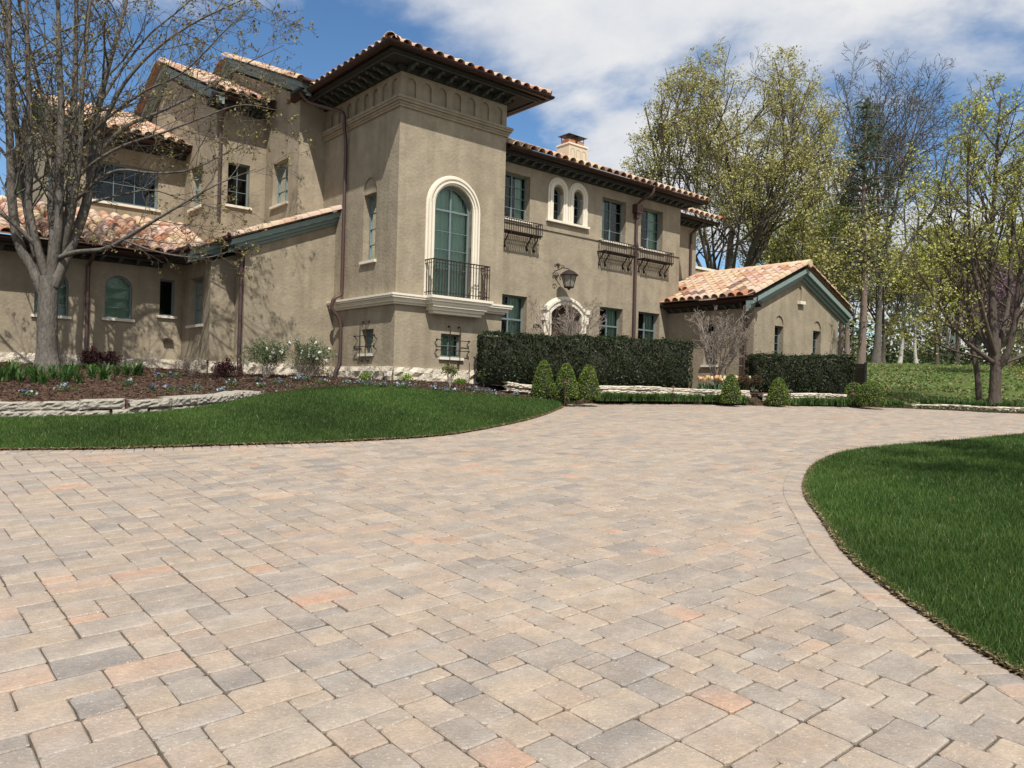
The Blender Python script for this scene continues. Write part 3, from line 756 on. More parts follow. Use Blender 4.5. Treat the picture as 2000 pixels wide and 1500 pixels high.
M_bracket = mat('bracket_green', (0.055, 0.064, 0.055), 0.6, [(6, .4, .7)], None)
def bracket_mesh(L, h, w):
    b = MB(); pr = [(0, 0), (L, 0), (L, -.035), (L * .93, -.06), (L * .8, -.045), (L * .66, -.075), (L * .5, -.13), (L * .34, -h * .8), (L * .2, -h), (L * .08, -h * .98), (0, -h * .85)]
    b.poly_prism([(-w / 2, x, z) for x, z in pr], [(w / 2, x, z) for x, z in pr])
    # lighter bead along the lower edge
    b.box((-w / 2 - .012, L * .86, -.075), (w / 2 + .012, L * .95, -.045))
    return b.mesh('eave_bracket', M_bracket)
def brackets(me, F, a0, a1, z, n):
    for k in range(n):
        a = a0 + (a1 - a0) * (k + .5) / n
        o = link('eave_bracket', me, house)
        p0 = F(a, z, 0); p1 = F(a, z, 1); d = p1 - p0
        o.location = p0; o.rotation_euler = (0, 0, math.atan2(d.y, d.x) - math.pi / 2)
soffit_eave([(0, TD + .4), (0, 0), (TW, 0), (TW, 3.5)], None, 9.86, .74, None)
bm1 = bracket_mesh(.52, .13, .075)
brackets(bm1, FA(0.0), -.05, TW + .05, 9.856, 9); brackets(bm1, FB(0.0), -.05, TD, 9.856, 11)

# --- clay tile roofs
def tile_mesh(r0, r1, L, m, n=6):
    b = MB(); R0 = []; R1 = []; Ri = []
    for k in range(n + 1):
        t = math.pi * k / n
        R0.append((-r0 * math.cos(t), 0, r0 * math.sin(t) * .92 + .012)); R1.append((-r1 * math.cos(t), L, r1 * math.sin(t) * .92 + .004)); Ri.append((-(r0 - .016) * math.cos(t), 0.0, (r0 - .016) * math.sin(t) * .92 + .012))
    o = R0 + R1 + Ri; b.v = o
    for k in range(n):
        b.f.append((k, k + 1, n + 1 + k + 1, n + 1 + k)); b.f.append((2 * (n + 1) + k, 2 * (n + 1) + k + 1, k + 1, k))
    # inside of the barrel a short way in
    o2 = len(b.v); b.v += [(x * .98, .16, z) for (x, y, z) in Ri]
    for k in range(n): b.f.append((2 * (n + 1) + k + 1, 2 * (n + 1) + k, o2 + k, o2 + k + 1))
    me = bpy.data.meshes.new('tile'); me.from_pydata(b.v, [], b.f); me.update()
    for p in me.polygons: p.use_smooth = p.index % 2 == 0
    me.materials.append(m)
    return me
PITCH_T, EXPO, TL_ = 0.325, 0.385, 0.46
TILE_ME = [tile_mesh(.138, .124, TL_, m) for m in M_tiles]
RAKE_ME = [tile_mesh(.150, .135, TL_ + .03, m) for m in M_tiles]
TILES = []          # (score, local matrix, mesh list, colour index, roof)
trs = random.Random(21)
TWT = [5, 5, 4, 2, 1.4, 3, 4, 1.6, 4]
def tile_color(): return trs.choices(range(9), TWT)[0]
def tile_field(roof, P0, xd, sd, width, length, mask=None, prio=0, strips=None):
    xd, sd = Vector(xd).normalized(), Vector(sd).normalized(); nm = xd.cross(sd)
    nc = int(round(width / PITCH_T)); nr_ = int(length / EXPO)
    for i in range(nc):
        for j in range(nr_):
            p = Vector(P0) + xd * ((i + .5) * PITCH_T + trs.uniform(-.008, .008)) + sd * (j * EXPO + trs.uniform(-.012, .012))
            if mask and not mask(p): continue
            rz = Matrix.Rotation(trs.uniform(-.025, .025), 4, 'Z')
            Mx = Matrix(((xd.x, sd.x, nm.x, p.x), (xd.y, sd.y, nm.y, p.y), (xd.z, sd.z, nm.z, p.z), (0, 0, 0, 1))) @ rz
            wp = house_mw @ p; d = (wp - CAM).length
            TILES.append((prio * 1000 - d, Mx, 0, tile_color(), roof))
house_mw = Matrix.Translation(H0) @ Matrix.Rotation(math.pi / 2 - YAW, 4, 'Z')
def pan_strips(b, P0, xd, sd, width, length):
    """pan courses under the barrels: one stepped strip per course with shallow channels"""
    xd, sd = Vector(xd).normalized(), Vector(sd).normalized(); nm = xd.cross(sd); nr_ = max(1, int(length / EXPO)); step = length / nr_
    for j in range(nr_):
        p = Vector(P0) + sd * (j * step)
        b.add([p + nm * .012, p + xd * width + nm * .012, p + xd * width + sd * step * 1.02 - nm * .012, p + sd * step * 1.02 - nm * .012,
               p - nm * .012, p + xd * width - nm * .012], [(0, 1, 2, 3), (4, 5, 1, 0)])
def sheet(b, pts, th=0.06):
    n_ = len(pts); low = [Vector(p) - Vector((0, 0, th)) for p in pts]; b.poly_prism(pts, low)
def rake_tiles(roof, P0, d, n_, outn, prio=1):
    d = Vector(d).normalized(); x = Vector(outn).normalized(); nm = x.cross(d)
    if nm.z < 0: x = -x; nm = x.cross(d)
    for j in range(n_):
        p = Vector(P0) + d * (j * .385)
        Mx = Matrix(((x.x, d.x, nm.x, p.x), (x.y, d.y, nm.y, p.y), (x.z, d.z, nm.z, p.z), (0, 0, 0, 1)))
        TILES.append((prio * 1000 - (house_mw @ p - CAM).length, Mx, 1, trs.choice((0, 1, 6, 8, 0, 2, 1)), roof))
def rake_board(pts, F, h, c0, c1):
    """sloping teal boards; pts = two (a, z) top points"""
    (a0, z0), (a1, z1) = pts
    for t0, t1, k0, k1 in ((0.0, .42, c0, c1), (.43, .74, c0, c1 * .62), (.75, 1.0, c0, c1 * .3)):
        b = MB(); P = [F(a, z - h * t, c) for c in (k0, k1) for (a, z, t) in ((a0, z0, t1), (a1, z1, t1), (a1, z1, t0), (a0, z0, t0))]
        b.add(P, [(0, 3, 2, 1), (4, 5, 6, 7), (0, 1, 5, 4), (1, 2, 6, 5), (2, 3, 7, 6), (3, 0, 4, 7)]); b.build('rake_board', M_teal, house)
def sl(t): return Vector((0, 1, t)).normalized()
# tower hip roof
rt = MB(); e = .88; zt = 9.99; pk = Vector((TW / 2, TD / 2, zt + .40 * (TW / 2 + e)))
c4 = [(-e, -e, zt), (TW + e, -e, zt), (TW + e, TD + e, zt), (-e, TD + e, zt)]
r1_ = Vector((TW / 2, TW / 2, pk.z)); r2_ = Vector((TW / 2, TD - TW / 2, pk.z))
rt.add(c4 + [r1_, r2_], [(0, 1, 4), (1, 2, 5, 4), (2, 3, 5), (3, 0, 4, 5)])
roof_t = rt.build('roof', M_tiles[7], house, fixn=False)
tile_field(roof_t, (-e, -e, zt), (1, 0, 0), (0, 1, .40), TW + 2 * e, 3.0, lambda p: p.y + e < min(p.x + e, TW + e - p.x) + .06)
tile_field(roof_t, (-e, TD + e, zt), (0, -1, 0), (1, 0, .40), TD + 2 * e, 3.0, lambda p: p.x + e < min(p.y + e, TD + e - p.y) + .06)
for (cx, cy, dx, dy, nn_) in ((-e, -e, 1, 1, 9), (TW + e, -e, -1, 1, 9)):
    rake_tiles(roof_t, (cx, cy, zt + .03), (dx, dy, .40), nn_, (dy, -dx, 0), 0.5)
# main roof
SLM = .42; zm = 8.61; ym = -.16
rm2 = MB(); ridge_v = 9.5; zr = zm + SLM * (ridge_v - ym)
rm2.add([(TW, ym, zm), (13.0, ym, zm), (13.0, ridge_v, zr), (TW, ridge_v, zr)], [(0, 1, 2, 3)])
y1_ = 3.45; z1_ = zm + SLM * (y1_ - ym)
rm2.add([(-1.2, y1_, z1_), (TW, y1_, z1_), (TW, ridge_v, zr), (-1.2, ridge_v, zr)], [(0, 1, 2, 3)])
rm2.add([(-1.2, ridge_v, zr), (13.0, ridge_v, zr), (13.0, 19.3, zm), (-1.2, 19.3, zm)], [(0, 1, 2, 3)])
roof_m = rm2.build('roof', M_tiles[7], house, fixn=False)
tile_field(roof_m, (TW + .1, ym, zm), (1, 0, 0), (0, 1, SLM), 9.45, (ridge_v - ym) * 1.08)
tile_field(roof_m, (-1.1, y1_, z1_), (1, 0, 0), (0, 1, SLM), 1.3, (ridge_v - y1_) * 1.08)
rake_tiles(roof_m, (-1.16, y1_ - .02, z1_ + .03), (0, 1, SLM), 17, (-1, 0, 0), .8)
rake_tiles(roof_m, (-1.16, 15.2, zr - SLM * 5.7 + .03), (0, -1, SLM), 15, (-1, 0, 0), .2)
# S1 gable end (faces left) and its short front wall
fB1 = FB(-.82)
h1 = window(fB1, 4.92, 6.02, 7.04, 8.36, nx=2, rows=3, rec=.18, curtain='sides', seed=5)
wall(fB1, [(4.2, 5.2), (14.8, 5.2), (14.8, 10.02), (9.5, 12.25), (4.2, 10.02)], [h1])
wall(FA(4.2), [(-.82, 5.2), (0.0, 5.2), (0.0, 10.1), (-.82, 10.1)])
rake_board([(3.5, 10.13), (9.5, 12.68)], fB1, .34, 0.0, .28); rake_board([(15.3, 10.2), (9.5, 12.68)], fB1, .34, 0.0, .28)
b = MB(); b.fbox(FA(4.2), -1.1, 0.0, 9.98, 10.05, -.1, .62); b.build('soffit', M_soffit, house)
b = MB(); b.tube([(-1.15, 3.36, 10.16), (-.1, 3.36, 10.16)], .075, 10); b.build('gutter', M_gutter, house, smooth=True)
# S2 block
fA2 = FA(6.61); fB2 = FB(-2.40)
h2 = window(fA2, -2.0, -1.32, 7.03, 8.34, nx=2, rows=3, rec=.16, seed=6)
wall(fA2, [(-2.40, 5.2), (-.82, 5.2), (-.82, 10.2), (-2.40, 10.2)], [h2])
h2b = window(fB2, 7.72, 8.82, 7.12, 8.45, nx=2, rows=3, rec=.18, curtain='sides', seed=7)
wall(fB2, [(6.61, 5.2), (16.2, 5.2), (16.2, 10.0), (11.4, 12.1), (6.61, 9.98)], [h2b])
S2 = .445; z2 = 10.2; y2 = 5.9
r2m = MB(); zr2 = z2 + S2 * (11.4 - y2)
r2m.add([(-2.75, y2, z2), (-.85, y2, z2), (-.85, 11.4, zr2), (-2.75, 11.4, zr2)], [(0, 1, 2, 3)])
r2m.add([(-2.75, 11.4, zr2), (-.85, 11.4, zr2), (-.85, 17, z2), (-2.75, 17, z2)], [(0, 1, 2, 3)])
roof_2 = r2m.build('roof', M_tiles[7], house, fixn=False)
tile_field(roof_2, (-2.7, y2, z2), (1, 0, 0), (0, 1, S2), 1.85, (11.4 - y2) * 1.09)
rake_tiles(roof_2, (-2.72, y2 - .02, z2 + .03), (0, 1, S2), 15, (-1, 0, 0), .7)
rake_tiles(roof_2, (-2.72, 16.6, z2 + .2), (0, -1, S2), 14, (-1, 0, 0), .2)
rake_board([(5.95, 10.14), (11.4, 12.56)], fB2, .32, 0.0, .26); rake_board([(16.8, 10.16), (11.4, 12.56)], fB2, .32, 0.0, .26)
soffit_eave([(-2.7, 6.61), (-.83, 6.61)], None, 9.98, .46, None)
brackets(bracket_mesh(.34, .11, .07), fA2, -2.6, -.85, 9.976, 5)
# S3 block
fA3 = FA(9.43); fB3 = FB(-5.54)
def triple():
    return window(fA3, -5.20, -3.22, 7.10, 8.36, nx=3, rows=2, rec=.12, curtain=None, seed=8, fr=.07, label='wide triple casement under the low tiled eave')
h3 = triple()
wall(fA3, [(-5.54, 5.6), (-2.40, 5.6), (-2.40, 9.3), (-5.54, 9.3)], [h3])
h3b = window(fB3, 14.0, 15.3, 7.7, 9.35, nx=2, rows=2, arch=True, rec=.15, seed=9)
wall(fB3, [(9.43, 5.2), (21.2, 5.2), (21.2, 9.1), (15.3, 11.35), (9.43, 9.1)], [h3b])
S3 = .39; z3 = 9.2; y3 = 8.7; zr3 = z3 + S3 * (15.3 - y3)
r3m = MB()
r3m.add([(-5.9, y3, z3), (-2.4, y3, z3), (-2.4, 15.3, zr3), (-5.9, 15.3, zr3)], [(0, 1, 2, 3)]); r3m.add([(-5.9, 15.3, zr3), (-2.4, 15.3, zr3), (-2.4, 22, z3), (-5.9, 22, z3)], [(0, 1, 2, 3)])
roof_3 = r3m.build('roof', M_tiles[7], house, fixn=False)
tile_field(roof_3, (-5.85, y3, z3), (1, 0, 0), (0, 1, S3), 3.4, (15.3 - y3) * 1.07, None, .9)
rake_tiles(roof_3, (-5.86, y3 - .02, z3 + .03), (0, 1, S3), 18, (-1, 0, 0), .6)
rake_tiles(roof_3, (-5.86, 21.6, z3 + .2), (0, -1, S3), 16, (-1, 0, 0), .2)
rake_board([(8.75, 9.14), (15.3, 11.7)], fB3, .3, 0.0, .24); rake_board([(21.8, 9.16), (15.3, 11.7)], fB3, .3, 0.0, .24)
soffit_eave([(-5.85, 9.43), (-2.42, 9.43)], None, 8.98, .46, None)
brackets(bracket_mesh(.34, .11, .07), fA3, -5.5, -2.45, 8.976, 9)
# left low wing
fA6 = FA(6.4)
hw6 = [window(fA6, -3.93, -3.52, 3.46, 4.50, nx=1, rows=1, rec=.14, seed=10, sill=True), window(fA6, -5.36, -4.66, 3.28, 4.47, nx=1, rows=3, arch=True, rec=.10, curtain='shade', seed=11),
       window(fA6, -7.03, -6.24, 3.24, 4.45, nx=2, rows=3, arch=True, rec=.10, curtain='shade', seed=12), window(fA6, -9.2, -8.5, 3.24, 4.45, nx=2, rows=3, arch=True, rec=.10, curtain='shade', seed=13)]
wall(fA6, [(-12.5, G0), (-3.30, G0), (-3.30, 5.05), (-12.5, 5.05)], hw6)
fB5 = FB(-3.30)
h5 = window(fB5, 4.62, 5.78, 3.17, 4.50, nx=2, rows=3, rec=.2, curtain='right', seed=14)
wall(fB5, [(4.05, G0), (6.4, G0), (6.4, 5.05), (4.05, 5.05)], [h5])
wall(FA(4.05), [(-3.30, G0), (-2.63, G0), (-2.63, 5.1), (-3.30, 4.85)])
wall(FB(-2.63), [(3.39, G0), (4.05, G0), (4.05, 5.2), (3.39, 5.2)])
fA4 = FA(3.39)
wall(fA4, [(-2.63, G0), (0.0, G0), (0.0, 6.34), (-2.63, 5.26)])
SLL = .415; zl = 5.14; yl = 5.58
zlt = zl + SLL * (9.43 - yl)
rl_ = MB(); pan_strips(rl_, (-12.5, yl, zl), (1, 0, 0), (0, 1, SLL), 8.75, (9.43 - yl) * 1.083)
def halfz(u): return 6.60 + .40 * u
# triangle to the right of the valley foot
rl_.add([(-3.75, yl, zl), (-2.38, yl + (halfz(-2.38) - zl) / SLL, halfz(-2.38)), (-2.38, 9.43, zlt), (-3.75, 9.43, zlt)], [(0, 1, 2, 3)])
roof_l = rl_.build('roof', M_tiles[2], house, fixn=False)
tile_field(roof_l, (-9.9, yl, zl), (1, 0, 0), (0, 1, SLL), 7.5, (9.43 - yl) * 1.083, lambda p: p.z > halfz(p.x) + .02, 3)
soffit_eave([(-12.5, 6.4), (-3.9, 6.4)], None, 4.94, .56, None, crown=True)
brackets(bracket_mesh(.38, .11, .07), fA6, -8.5, -3.9, 4.936, 10)
# half-gable roof leaning on the tower
rh = MB(); up = Vector((1, 0, .40)).normalized()
pan_strips(rh, (-3.15, 4.05, halfz(-3.15)), (0, -1, 0), (1, 0, .40), .95, 3.15 * 1.077)
rh.add([(-3.95, 6.1, halfz(-3.95)), (-3.95, 3.75, halfz(-3.95)), (0, 3.75, halfz(0)), (0, 9.4, halfz(0)), ], [(0, 1, 2, 3)])
roof_h = rh.build('roof', M_tiles[2], house, fixn=False)
tile_field(roof_h, (-3.92, 9.3, halfz(-3.92)), (0, -1, 0), (1, 0, .40), 5.5, 4.2, lambda p: p.z > zl + SLL * (p.y - yl) and not (p.x > -.82 and p.y > 4.2) and not (p.x > -2.4 and p.y > 6.6) and p.x < -.05, 1.2)
tile_field(roof_h, (-3.12, 3.78, halfz(-3.12)), (0, -1, 0), (1, 0, .40), .53, 3.3, lambda p: p.x < -.05, 2)
rake_tiles(roof_h, (-3.14, 3.16, halfz(-3.14) + .04), (1, 0, .40), 9, (0, -1, 0), 5)
rake_tiles(roof_h, (-3.94, 3.84, halfz(-3.94) + .04), (1, 0, .40), 2, (0, -1, 0), 5)
rake_board([(-3.1, 5.34), (0.0, 6.58)], fA4, .33, 0.0, .26)
rake_board([(-3.92, 5.02), (-3.1, 5.34)], FA(4.05), .30, 0.0, .22)
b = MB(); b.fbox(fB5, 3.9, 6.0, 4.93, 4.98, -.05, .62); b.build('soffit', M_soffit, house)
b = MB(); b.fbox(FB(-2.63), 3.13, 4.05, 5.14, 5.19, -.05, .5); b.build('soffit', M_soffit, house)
b = MB(); b.tube([(-4.0, 3.86, 5.06), (-4.0, 5.6, 5.06)], .085, 10); b.tube([(-3.2, 3.14, 5.36), (-3.2, 3.86, 5.36)], .09, 10); b.build('gutter', M_gutter, house, smooth=True)
# right gable wing
fBw = FB(11.69); fAw = FA(-3.0)
hws = window(fBw, -1.60, -1.06, 2.6, 3.97, nx=2, rows=3, rec=.16, seed=15)
wall(fBw, [(-3.0, G0), (.55, G0), (.55, 4.6), (-3.0, 4.6)], [hws])
hwA = [window(fAw, 12.92, 13.47, 2.55, 3.96, nx=2, rows=5, rec=.18, seed=16, curtain='low'), lunette(12.92, 13.47, 3.99, .32),
       window(fAw, 15.42, 15.97, 2.55, 3.96, nx=2, rows=5, rec=.18, seed=17), lunette(15.42, 15.97, 3.99, .32), (arch_pts(14.39, 14.59, 4.92, 5.42), .05, True)]
wall(fAw, [(11.69, G0), (17.21, G0), (17.21, 4.56), (14.45, 5.72), (11.69, 4.56)], hwA)
b = MB(); b.fbox(fAw, 14.32, 14.67, 4.80, 4.91, -.03, .12); b.build('sill', M_limestone, house)
b = MB(); b.add([(17.21, -3.0, G0), (17.21, 3, G0), (17.21, 3, 4.56), (17.21, -3.0, 4.56)], [(0, 1, 2, 3)]); b.build('wall', M_stucco, house, fixn=False)
SW = .415; zw = 4.80; uw = 11.18; rid = 14.45; zrw = zw + SW * (rid - uw)
rw = MB(); pan_strips(rw, (uw, .5, zw), (0, -1, 0), (1, 0, SW), 3.78, (12.24 - uw) * 1.083)
pan_strips(rw, (12.24, 1.6, zw + SW * (12.24 - uw)), (0, -1, 0), (1, 0, SW), 4.88, (rid - 12.24) * 1.083)
pan_strips(rw, (2 * rid - uw, -3.28, zw), (0, 1, 0), (-1, 0, SW), 4.88, (rid - uw) * 1.083)
roof_w = rw.build('roof', M_tiles[2], house, fixn=False)
tile_field(roof_w, (uw, 1.6, zw), (0, -1, 0), (1, 0, SW), 4.70, (rid - uw) * 1.083, lambda p: p.y < .45 or p.x > 12.3, 4)
tile_field(roof_w, (2 * rid - uw, -3.1, zw), (0, 1, 0), (-1, 0, SW), 4.7, (rid - uw) * 1.083)
rake_tiles(roof_w, (uw, -3.22, zw + .04), (1, 0, SW), 9, (0, -1, 0), 6)
rake_tiles(roof_w, (2 * rid - uw, -3.22, zw + .04), (-1, 0, SW), 9, (0, -1, 0), 6)
for k in range(12):
    p = Vector((rid, -3.36 + k * .385, zrw + .03)); Mx = Matrix(((1, 0, 0, p.x), (0, 1, 0, p.y), (0, 0, 1, p.z), (0, 0, 0, 1)))
    TILES.append((4000 + 900, Mx, 1, trs.choice((0, 6, 1, 0)), roof_w))
cap = MB(); cap.lathe([(.001, -.03), (.13, -.03), (.135, 0), (.12, .03), (.001, .03)], n=16); co = cap.build('ridge_end_cap', M_tiles[6], house)
co.rotation_euler = (math.pi / 2, 0, 0); co.location = (rid, -3.37, zrw + .03); co.scale = (1, 1.1, 1)
rake_board([(uw + .02, 4.68), (rid, 6.03)], fAw, .38, 0.0, .26); rake_board([(2 * rid - uw - .02, 4.68), (rid, 6.03)], fAw, .38, 0.0, .26)
soffit_eave([(11.69, .5), (11.69, -3.27)], None, 4.58, .28, None)
brackets(bracket_mesh(.22, .1, .07), fBw, -2.9, .4, 4.576, 9)
b = MB(); b.tube([(17.75, -3.3, 4.72), (17.75, 1.5, 4.72)], .08, 8); b.build('gutter', M_gutter, house, smooth=True)

# --- main front
V1 = .5; fM = FA(V1)
hm = [window(fM, 3.80, 4.95, 6.68, 8.04, nx=2, rows=4, rec=.2, curtain='sides', seed=18), window(fM, 8.13, 9.30, 6.62, 8.03, nx=2, rows=4, rec=.2, curtain='left', seed=19),
      window(fM, 10.08, 11.26, 6.62, 8.03, nx=2, rows=4, rec=.2, curtain='right', seed=20),
      window(fM, 3.80, 4.94, 2.75, 4.40, nx=2, rows=[2.8, 3.27, 3.70, 4.345], transom=2, rec=.22, curtain='right', seed=21), window(fM, 8.13, 9.26, 2.75, 4.40, nx=2, rows=[2.8, 3.27, 3.80, 4.345], transom=2, rec=.22, curtain='sides', seed=22),
      window(fM, 10.06, 11.20, 2.75, 4.40, nx=2, rows=[2.8, 3.27, 3.80, 4.345], transom=2, rec=.22, curtain='sides', seed=23),
      window(fM, 5.90, 6.33, 6.93, 7.98, nx=1, rows=3, arch=True, rec=.18, sill=False, fr=.04, seed=24), window(fM, 6.78, 7.21, 6.93, 7.98, nx=1, rows=3, arch=True, rec=.18, sill=False, fr=.04, seed=25)]
door_hole = (arch_pts(5.87, 7.19, 1.72, 4.31, 14, rise=.29), .35, False)
wall(fM, [(TW, G0), (12.24, G0), (12.24, 8.6), (TW, 8.6)], hm + [door_hole])
b = MB(); b.add([(12.24, V1, G0), (12.24, 3, G0), (12.24, 3, 8.6), (12.24, V1, 8.6)], [(0, 1, 2, 3)]); b.build('wall', M_stucco, house, fixn=False)
soffit_eave([(TW + .02, V1), (12.24, V1), (12.24, 2.2)], None, 8.45, .50, None)
bm2 = bracket_mesh(.36, .10, .07)
brackets(bm2, fM, TW + .1, 12.24, 8.446, 25)
b = MB(); b.fbox(fM, TW, 12.26, 6.54, 6.60, 0.0, .035); b.build('belt_course', M_stucco, house)
# recessed end of the house behind the gable wing
wall(FA(1.65), [(12.24, G0), (14.75, G0), (14.75, 8.35), (12.24, 8.35)])
b = MB(); b.add([(14.75, 1.65, G0), (14.75, 6, G0), (14.75, 6, 8.35), (14.75, 1.65, 8.35)], [(0, 1, 2, 3)]); b.build('wall', M_stucco, house, fixn=False)
soffit_eave([(12.3, 1.65), (14.75, 1.65), (14.75, 6)], None, 8.25, .44, None)
brackets(bracket_mesh(.32, .1, .07), FA(1.65), 12.6, 14.75, 8.246, 7)
b = MB(); b.add([(12.9, .95, 8.46), (15.45, .95, 8.46), (15.45, 5.5, 10.3), (12.9, 5.5, 10.3)], [(0, 1, 2, 3)]); roof_e = b.build('roof', M_tiles[7], house, fixn=False)
tile_field(roof_e, (12.95, .93, 8.47), (1, 0, 0), (0, 1, .41), 2.5, 4.6)
b = MB(); b.box((14.9, 1.9, 5.2), (17.2, 2.4, 6.62)); b.build('parapet', M_stucco, house)
b = MB(); b.box((14.86, 1.84, 6.62), (17.25, 2.46, 6.72)); b.build('parapet_cap', M_limestone, house)
b = MB(); b.fbox(FA(1.65), 12.45, 12.75, 6.55, 6.62, -.05, .06); b.build('sill', M_limestone, house)
# --- limestone trims
def arch_trim(F, c, w_in, w_out, b0, b1_out, steps, m=M_limestone, parent=None, name='surround', rise=None):
    """moulded arch: nested bands from outer to inner, each prouder or deeper"""
    n_ = len(steps); p = MB()
    for i, cc_ in enumerate(steps):
        wo_ = w_out + (w_in - w_out) * i / n_; wi = w_out + (w_in - w_out) * (i + 1) / n_
        do = (w_out - w_in)
        to = b1_out - (w_out - wo_); ti = b1_out - (w_out - wi)
        ro = wo_ if rise is None else rise[0] * wo_ / w_out; ri = wi if rise is None else rise[0] * wi / w_out
        O = arch_pts(c - wo_, c + wo_, b0, to, 20, ro)[1:] + [(c - wo_, b0)]; I = arch_pts(c - wi, c + wi, b0, ti, 20, ri)[1:] + [(c - wi, b0)]
        k = len(O); q = [F(x, y, cc_) for x, y in O] + [F(x, y, cc_) for x, y in I] + [F(x, y, -.02) for x, y in O] + [F(x, y, -.13) for x, y in I]
        fs = []
        for j in range(k - 1): fs += [(j, j + 1, k + j + 1, k + j), (j, 2 * k + j, 2 * k + j + 1, j + 1), (k + j, k + j + 1, 3 * k + j + 1, 3 * k + j)]
        p.add(q, fs)
    return p.build(name, m, parent or house, fixn=False)
arch_trim(fa, 1.76, .64, .90, 4.0, 7.34, [.03, .10, .045, .10, .06])
for cx in (6.115, 6.995): arch_trim(fM, cx, .215, .43, 6.90, 8.25, [.03, .06, .04])
b = MB(); b.fbox(fM, 5.62, 7.48, 6.83, 6.90, -.1, .10); b.build('sill', M_limestone, house)
arch_trim(fM, 6.53, .66, .92, 1.7, 4.56, [.05, .13, .06, .11], rise=(.40, 0))
b = MB(); b.fbox(fM, 5.50, 5.72, 4.06, 4.20, -.02, .16); b.fbox(fM, 7.34, 7.56, 4.06, 4.20, -.02, .16); b.fbox(fM, 5.54, 5.70, 3.75, 4.06, -.02, .10); b.fbox(fM, 7.36, 7.52, 3.75, 4.06, -.02, .10); b.build('door_capital', M_limestone, house)
b = MB(); pts = arch_pts(5.86, 7.20, 1.72, 4.32, 14, rise=.29)
b.poly_prism([fM(x, y, -.30) for x, y in pts], [fM(x, y, -.36) for x, y in pts]); door = b.build('door', M_wood, house)
for (x0, x1, y0, y1) in ((6.02, 6.49, 1.9, 2.7), (6.57, 7.04, 1.9, 2.7), (6.02, 6.49, 2.8, 3.75), (6.57, 7.04, 2.8, 3.75)):
    p = MB(); p.fbox(fM, x0, x1, y0, y1, -.31, -.285); p.build('door_panel', M_wood, door)
p = MB(); p.tube([fM(6.56, 2.7, -.25), fM(6.56, 2.95, -.23), fM(6.56, 3.1, -.25)], .014, 6); p.build('handle', M_iron, door)
# --- french balcony on the tower
b = MB()
for (x0, x1, z0, z1, c) in ((.80, 2.84, 3.93, 4.0, .50), (.83, 2.81, 3.86, 3.93, .46), (.88, 2.76, 3.78, 3.86, .40), (.93, 2.71, 3.72, 3.78, .38), (.96, 2.68, 3.63, 3.72, .31), (1.02, 2.62, 3.55, 3.63, .26)):
    b.fbox(fa, x0, x1, z0, z1, -.02, c)
bal = b.build('balcony', M_limestone, house)
r = MB(); A_ = [(.87, 0.02), (.87, .42), (2.74, .42), (2.74, .02)]
for z, rr in ((4.95, .018), (4.86, .009), (4.10, .012)): r.tube([fa(x, z, c) for x, c in A_], rr, 6)
r.build('railing', M_iron, bal)
bme = MB(); bme.tube([(0, 0, 4.0), (0, 0, 4.95)], .011, 6); bme.lathe([(.001, 4.70), (.018, 4.715), (.018, 4.73), (.001, 4.745)], n=6); bme = bme.mesh('baluster', M_iron)
for k in range(21): o = link('baluster', bme, bal); o.location = fa(.87 + 1.87 * k / 20, 0, .42)
for k in range(1, 4):
    for x in (.87, 2.74): o = link('baluster', bme, bal); o.location = fa(x, 0, .42 - .1 * k)
for x in (1.80, 2.66, .95):
    s_ = MB(); s_.tube([fa(x + .05 * math.cos(t) * (1 - t / 12), 4.62 + .16 * math.sin(t) * (1 - t / 12) + .02 * t, .40) for t in [k * .5 for k in range(16)]], .008, 5); s_.build('scroll', M_iron, bal)
# --- iron window baskets on the main front
def basket(a0, a1, zt_, label=None):
    F = fM; b = MB(); c = .34; h = .36
    P = [(a0, .01), (a0, c), (a1, c), (a1, .01)]
    for z, rr in ((zt_, .015), (zt_ - h, .024)): b.tube([F(x, z, q) for x, q in P], rr, 6)
    o = b.build('window_basket', M_iron, house)
    fl = MB()
    nf = int((a1 - a0) / .085)
    for k in range(nf): fl.fbox(F, a0 + (k + .22) * (a1 - a0) / nf, a0 + (k + .78) * (a1 - a0) / nf, zt_ - h - .022, zt_ - h + .006, .02, c)
    fl.build('floor_slats', M_iron, o)
    n_ = int((a1 - a0) / .085); pm = MB(); pm.tube([(0, 0, -h), (0, 0, 0)], .0115, 5); pm = pm.mesh('baluster', M_iron)
    for k in range(n_ + 1): q = link('baluster', pm, o); q.location = F(a0 + (a1 - a0) * k / n_, zt_, c)
    for k in range(1, 4):
        for x in (a0, a1): q = link('baluster', pm, o); q.location = F(x, zt_, c * k / 4)
    sc = [(0.02, -.42), (.05, -.44), (.075, -.42), (.07, -.385), (.04, -.38), (.02, -.36), (.03, -.30), (.07, -.24), (.13, -.18), (.18, -.12), (.21, -.06), (.25, -.02), (.30, -.015), (.335, -.04), (.33, -.07), (.30, -.07)]
    for x in (a0 + .06, a0 + .34, a1 - .34, a1 - .06):
        s_ = MB(); s_.tube([F(x, zt_ - h + z, q) for q, z in sc], .020, 6); s_.lathe([(.001, -.02), (.03, -.01), (.03, .01), (.001, .02)], c=tuple(F(x, zt_ - h - .40, .045)), n=6); s_.build('bracket', M_iron, o, smooth=True)
    return o
basket(3.62, 5.18, 6.58); basket(7.94, 9.50, 6.54); basket(9.90, 11.46, 6.54)
